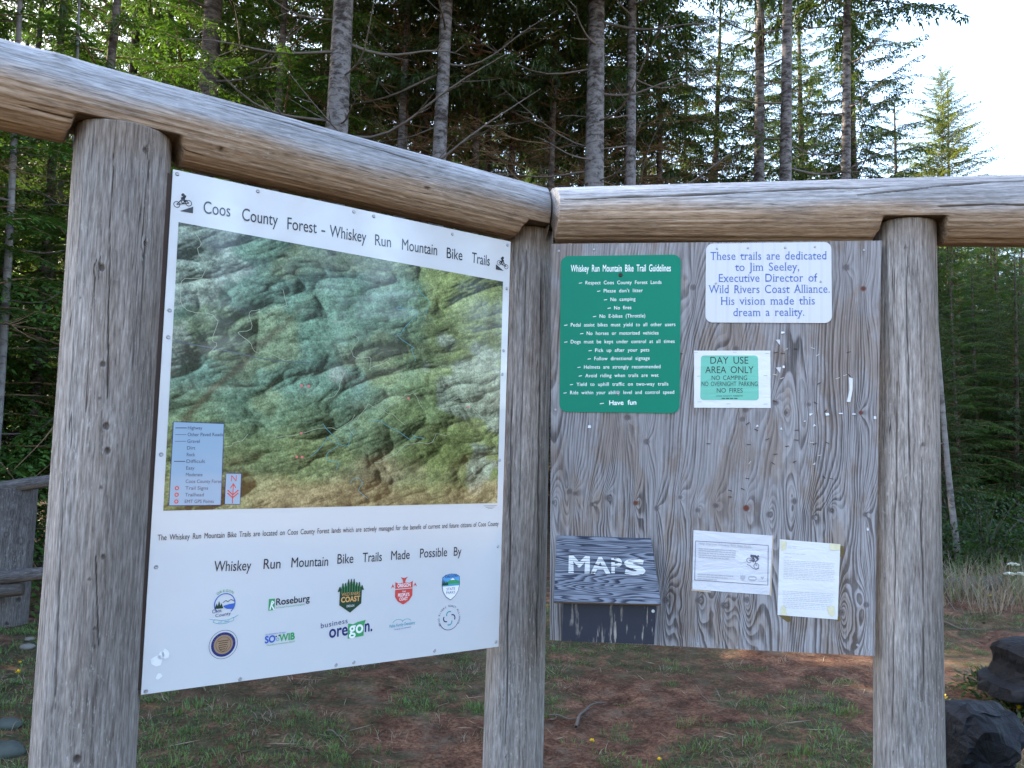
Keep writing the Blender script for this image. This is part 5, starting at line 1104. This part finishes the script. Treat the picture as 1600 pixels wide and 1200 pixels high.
boulder('boulder', [(1538, 1085), (1540, 1066), (1562, 1060), (1574, 1040), (1568, 1012), (1578, 1002), (1610, 996), (1660, 1005), (1690, 1050), (1690, 1110), (1600, 1100)], 5.3, .30, 'dark grey boulder cut off by the right edge above the jagged one', 6)

# fallen log at the edge of the woods
lg = Log(gpt(1380, 930) + (0, 0, .04), gpt(1560, 920) + (0, 0, .07), .10, .08, 31); lo = lg.build('fallen_log', MAT_RAIL, None, 60, .03) if False else None
class _R: pass
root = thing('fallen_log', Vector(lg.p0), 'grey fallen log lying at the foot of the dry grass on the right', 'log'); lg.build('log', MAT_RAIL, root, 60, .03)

# ------------------------------------------------------------------ grass, straw, litter, small plants
gr = np.random.default_rng(33)
def tuft_blades(cx, cy, n, spread, h0, h1, wd, lean=.6, tint=0.):
    """n blades per tuft centre; two segments each"""
    m = len(cx); k = np.repeat(np.arange(m), n); a = gr.uniform(0, 2 * PI, m * n); rr = spread * gr.uniform(0, 1, m * n) ** .6
    x = cx[k] + rr * np.cos(a); y = cy[k] + rr * np.sin(a); z = gheight(x, y) - .006; h = gr.uniform(h0, h1, m * n); la = a + gr.normal(0, .7, m * n); le_ = lean * gr.uniform(.2, 1.1, m * n)
    d = np.stack([np.cos(la) * le_, np.sin(la) * le_, np.ones(m * n)], 1); d /= np.linalg.norm(d, axis=1, keepdims=True); b = np.stack([x, y, z], 1)
    mid = b + d * (h * .55)[:, None]; tip = mid + (d + np.stack([np.cos(la) * .7 * le_, np.sin(la) * .7 * le_, -.45 * le_], 1)) * (h * .5)[:, None]
    wv = np.stack([-np.sin(la + gr.normal(0, .5, m * n)), np.cos(la), np.zeros(m * n)], 1) * (wd * gr.uniform(.6, 1.3, m * n) / 2)[:, None]
    V = np.stack([b - wv, b + wv, mid + wv * .8, mid - wv * .8, tip], 1).reshape(-1, 3); i = np.arange(m * n)[:, None] * 5
    F = np.concatenate([i + [[0, 1, 2, 3]], i + [[3, 2, 4, 4]]]); T = np.repeat(np.clip(gr.uniform(0, 1, m)[k] * .6 + gr.uniform(0, .4, m * n) + tint, 0, 1), 5)
    return V, F, T
def stuff(name, sets, mats, label, cat):
    V, F, T, I = [], [], [], []; n = 0
    for (v, f, t), mi in sets: V.append(v); F.append(f + n); T.append(t); I.append(np.full(len(f), mi)); n += len(v)
    V = np.concatenate(V); F = np.concatenate(F); T = np.concatenate(T); I = np.concatenate(I)
    tri = F[:, 2] == F[:, 3]
    fs = [tuple(f[:3]) if t else tuple(f) for f, t in zip(F.tolist(), tri.tolist())]
    o = mesh(name, V, fs, mats, midx=I, attrs={'tint': T}); tag(o, label, cat, kind='stuff'); return o
def scatter(n, x0, x1, y0, y1, keep):
    x = gr.uniform(x0, x1, n); y = y0 + (y1 - y0) * gr.uniform(0, 1, n) ** 1.25; vis_ = np.abs(x) < (y * .70 + .4); k = vis_ & (gr.uniform(0, 1, n) < keep(x, y)); return x[k], y[k]
gx1, gy1 = scatter(9500, -7, 7, 3.4, 10.5, lambda x, y: grass_mask(x, y) * .95 + .012)
gx2, gy2 = scatter(2600, -7, 7, 3.4, 10.5, lambda x, y: grass_mask(x, y) * .4 + .12)
gx3, gy3 = scatter(260, -4, 4, 3.5, 5.2, lambda x, y: grass_mask(x, y))
stuff('grass', [(tuft_blades(gx1, gy1, 24, .07, .012, .042, .0042, .9), 0), (tuft_blades(gx2, gy2, 14, .08, .03, .09, .0032, 1.6), 1), (tuft_blades(gx3, gy3, 26, .07, .025, .065, .0046), 0)], [MAT_GRASS, MAT_DRY], 'patchy short green and straw coloured grass on the dirt', 'grass')
# dry tall grass, right background
dx = gr.uniform(col(1425, 9.3), col(1760, 9.3), 90); dy = gr.uniform(8.3, 10.2, 90)
stuff('tall_dry_grass', [(tuft_blades(dx, dy, 24, .22, .12, .52, .006, .7), 0), (tuft_blades(dx[:40], dy[:40] + .5, 18, .2, .15, .55, .007, .6, .2), 1)], [MAT_DRY, MAT_GRASS], 'tall bleached dry grass at the edge of the woods on the right', 'grass')
# litter
ln_ = 9000; lx, ly = scatter(ln_, -6, 6, 3.3, 9.5, lambda x, y: .75 + 0 * x); a = gr.uniform(0, 2 * PI, len(lx)); Ll = gr.uniform(.012, .055, len(lx)); d = np.stack([np.cos(a), np.sin(a), gr.normal(0, .2, len(lx))], 1); b = np.stack([lx, ly, gheight(lx, ly) + .004], 1)
V, F, T = blades(b, d, np.stack([-np.sin(a), np.cos(a), gr.normal(0, .4, len(lx))], 1), Ll, Ll * gr.uniform(.15, .5, len(lx)), gr.uniform(0, 1, len(lx)))
sx, sy = scatter(1500, -6, 6, 3.3, 9.5, lambda x, y: .5 + 0 * x); a2 = gr.uniform(0, 2 * PI, len(sx)); d2 = np.stack([np.cos(a2), np.sin(a2), gr.normal(0.03, .08, len(sx))], 1); b2 = np.stack([sx, sy, gheight(sx, sy) + .008], 1)
S2 = blades(b2, d2, np.stack([-np.sin(a2), np.cos(a2), gr.normal(0, .6, len(sx))], 1), gr.uniform(.05, .22, len(sx)), np.full(len(sx), .0055), gr.uniform(0, 1, len(sx)))
stuff('ground_litter', [((V, F, T), 0), (S2, 1)], [MAT_LITTER, MAT_DRY], 'bark flakes and dead straw scattered over the red dirt', 'litter')
# sticks
def stick(pxs, r0, label):
    P = np.array([gpt(x, y) + (0, 0, .012 + r0) for x, y in pxs]); t = np.linspace(0, 1, 14); k = np.linspace(0, 1, len(P)); Q = np.stack([np.interp(t, k, P[:, j]) for j in range(3)], 1); Q[:, 2] += .008 * np.sin(t * 9)
    V, F = tube(Q, r0 * (1 - .6 * t), 6); o = mesh('fallen_stick', V, F, MAT_DEADB, loc=tuple(Q[0]), smooth=True); tag(o, label, 'stick')
stick([(900, 1142), (906, 1122), (920, 1108), (944, 1104)], .010, 'curved dead stick on the dirt near the corner post')
stick([(1110, 1106), (1098, 1090), (1088, 1076)], .004, 'thin straight twig on bare dirt below the notice board')
stick([(512, 1146), (528, 1152), (545, 1158)], .005, 'small straight stick below the map sign')
stick([(858, 1122), (890, 1126), (915, 1127)], .005, 'thin pale stick right beside the corner post')
stick([(1470, 975), (1500, 985), (1540, 990)], .010, 'dead stick on the slope right of the right post')
# dandelions
def dandelion(x, y, hgt, size, label, near=True):
    p = gpt(x, y + 14) if near else gpt(x, y + 6); top = at(x, y, p[1]); t = thing('dandelion', tuple(p), label, 'flower', 'yellow dandelions on the grass')
    tt = np.linspace(0, 1, 6); Q = p + np.outer(tt, top - p) + np.outer(np.sin(tt * PI), (.01, 0, 0)); V, F = tube(Q, np.full(6, .0022), 5); mesh('stem', V, F, MAT_STEM, t)
    n = 26; r_ = np.random.default_rng(int(x)); a = r_.uniform(0, 2 * PI, n); el = r_.uniform(.0, 1.1, n); dr = np.stack([np.cos(a) * np.cos(el), np.sin(a) * np.cos(el), np.sin(el)], 1)
    V, F, T = blades(np.tile(top, (n, 1)), dr, np.stack([-np.sin(a), np.cos(a), 0 * a], 1), np.full(n, size), np.full(n, size * .45), np.ones(n)); mesh('flower_head', V, F, MAT_YEL, t)
for x, y, s_, lb in ((28, 1051, .022, 'larger yellow dandelion behind the left post'), (31, 1035, .013, 'smaller yellow dandelion behind the left post'), (925, 1158, .017, 'yellow dandelion on the dirt right of the corner post'), (1030, 1187, .014, 'yellow dandelion lowest under the notice board'), (1475, 1090, .028, 'yellow dandelion touching the right post above the jagged boulder'), (1533, 1066, .022, 'yellow dandelion left of the upper boulder'), (1583, 1092, .030, 'middle yellow dandelion right of the jagged boulder'), (1592, 1079, .030, 'top yellow dandelion at the right edge'), (1591, 1108, .030, 'lowest yellow dandelion at the right edge')):
    dandelion(x, y, .1, s_, lb)
for x, y, lb in ((1486, 921, 'tiny far yellow flower left by the fallen log'), (1547, 931, 'tiny far yellow flower in the dry grass')): dandelion(x, y, .1, .022, lb, False)
# weed clumps by the boulders and a leafy shrub
def leafy(name, x, y, n, R, H, bl, label, cat, mat=MAT_BUSH, seed=0):
    p = np.array([x, y, gz(x, y)]); r_ = np.random.default_rng(seed); t = thing(name, tuple(p), label, cat)
    a = r_.uniform(0, 2 * PI, n); rr = R * r_.uniform(0, 1, n) ** .5; z = H * r_.uniform(.05, 1, n) * (1 - .5 * (rr / R) ** 2); b = p + np.stack([rr * np.cos(a), rr * np.sin(a), z], 1)
    d = np.stack([np.cos(a), np.sin(a), r_.uniform(-.4, .9, n)], 1) + r_.normal(0, .5, (n, 3)); d /= np.linalg.norm(d, axis=1, keepdims=True)
    V, F, T = blades(b, d, np.cross(d, (0, 0, 1.)) + r_.normal(0, .3, (n, 3)), bl * r_.uniform(.6, 1.3, n), bl * .42 * r_.uniform(.7, 1.2, n), r_.uniform(0, 1, n)); mesh('foliage', V, F, mat, t, attrs={'tint': T})
    fb = FB()
    for i in range(9):
        a_ = r_.uniform(0, 2 * PI); e_ = p + np.array([math.cos(a_) * R * .7, math.sin(a_) * R * .7, H * r_.uniform(.6, .95)]); tt = np.linspace(0, 1, 5)[:, None]; V, F = tube(p + (e_ - p) * tt + np.array([0, 0, .1]) * H * np.sin(tt * PI), np.linspace(.008, .002, 5), 4); fb.add(V, F, np.zeros(len(V)), 0)
    V, F, T, I = fb.arrays(); mesh('stem', V, F, MAT_DEADB, t)
q = gpt(1555, 1085); leafy('weed_clump', q[0], q[1], 260, .24, .14, .07, 'low green weeds between the two boulders', 'plant', seed=1)
q = gpt(1595, 1130); leafy('weed_clump', q[0], q[1], 160, .2, .12, .06, 'low green weeds at the right edge beside the boulders', 'plant', seed=2)
leafy('shrub', col(1530, 10.6), 10.6, 2600, .75, 1.15, .075, 'leafy green shrub behind the dry grass right of the right post', 'shrub', seed=3)
leafy('shrub', col(1465, 10.2), 10.2, 1500, .5, .75, .08, 'low leafy shrub directly behind the right post', 'shrub', seed=4)
leafy('shrub', col(1640, 11.2), 11.2, 2600, .9, 1.2, .075, 'large leafy shrub at the right edge behind the white flowers', 'shrub', seed=5)
leafy('shrub', col(95, 8.6), 8.6, 1500, .45, .8, .06, 'dark shrub in the gap between rail fence and left post', 'shrub', seed=6)
# white umbels
yw = thing('white_wildflower', tuple(at(1588, 930, 8.8) * (1, 1, 0) + (0, 0, gz(at(1588, 930, 8.8)[0], 8.8))), 'white flat-topped wildflower in the dry grass at the right edge', 'flower')
for (x, y) in ((1584, 884), (1578, 899), (1595, 899)):
    top = at(x, y, 8.8); r_ = np.random.default_rng(x); n = 60; a = r_.uniform(0, 2 * PI, n); rr = .055 * r_.uniform(0, 1, n) ** .5; b = top + np.stack([rr * np.cos(a), rr * np.sin(a), .02 * (1 - (rr / .055) ** 2)], 1)
    V, F, T = blades(b, np.stack([np.cos(a) * .7, np.sin(a) * .7, np.full(n, .7)], 1), np.stack([-np.sin(a), np.cos(a), 0 * a], 1), np.full(n, .022), np.full(n, .02), np.ones(n)); mesh('flower_head', V, F, MAT_CREAM, yw)
    bs = np.array(yw.location); tt = np.linspace(0, 1, 5); V, F = tube(bs + np.outer(tt, top - bs), np.full(5, .004), 4); mesh('stem', V, F, MAT_STEM, yw)
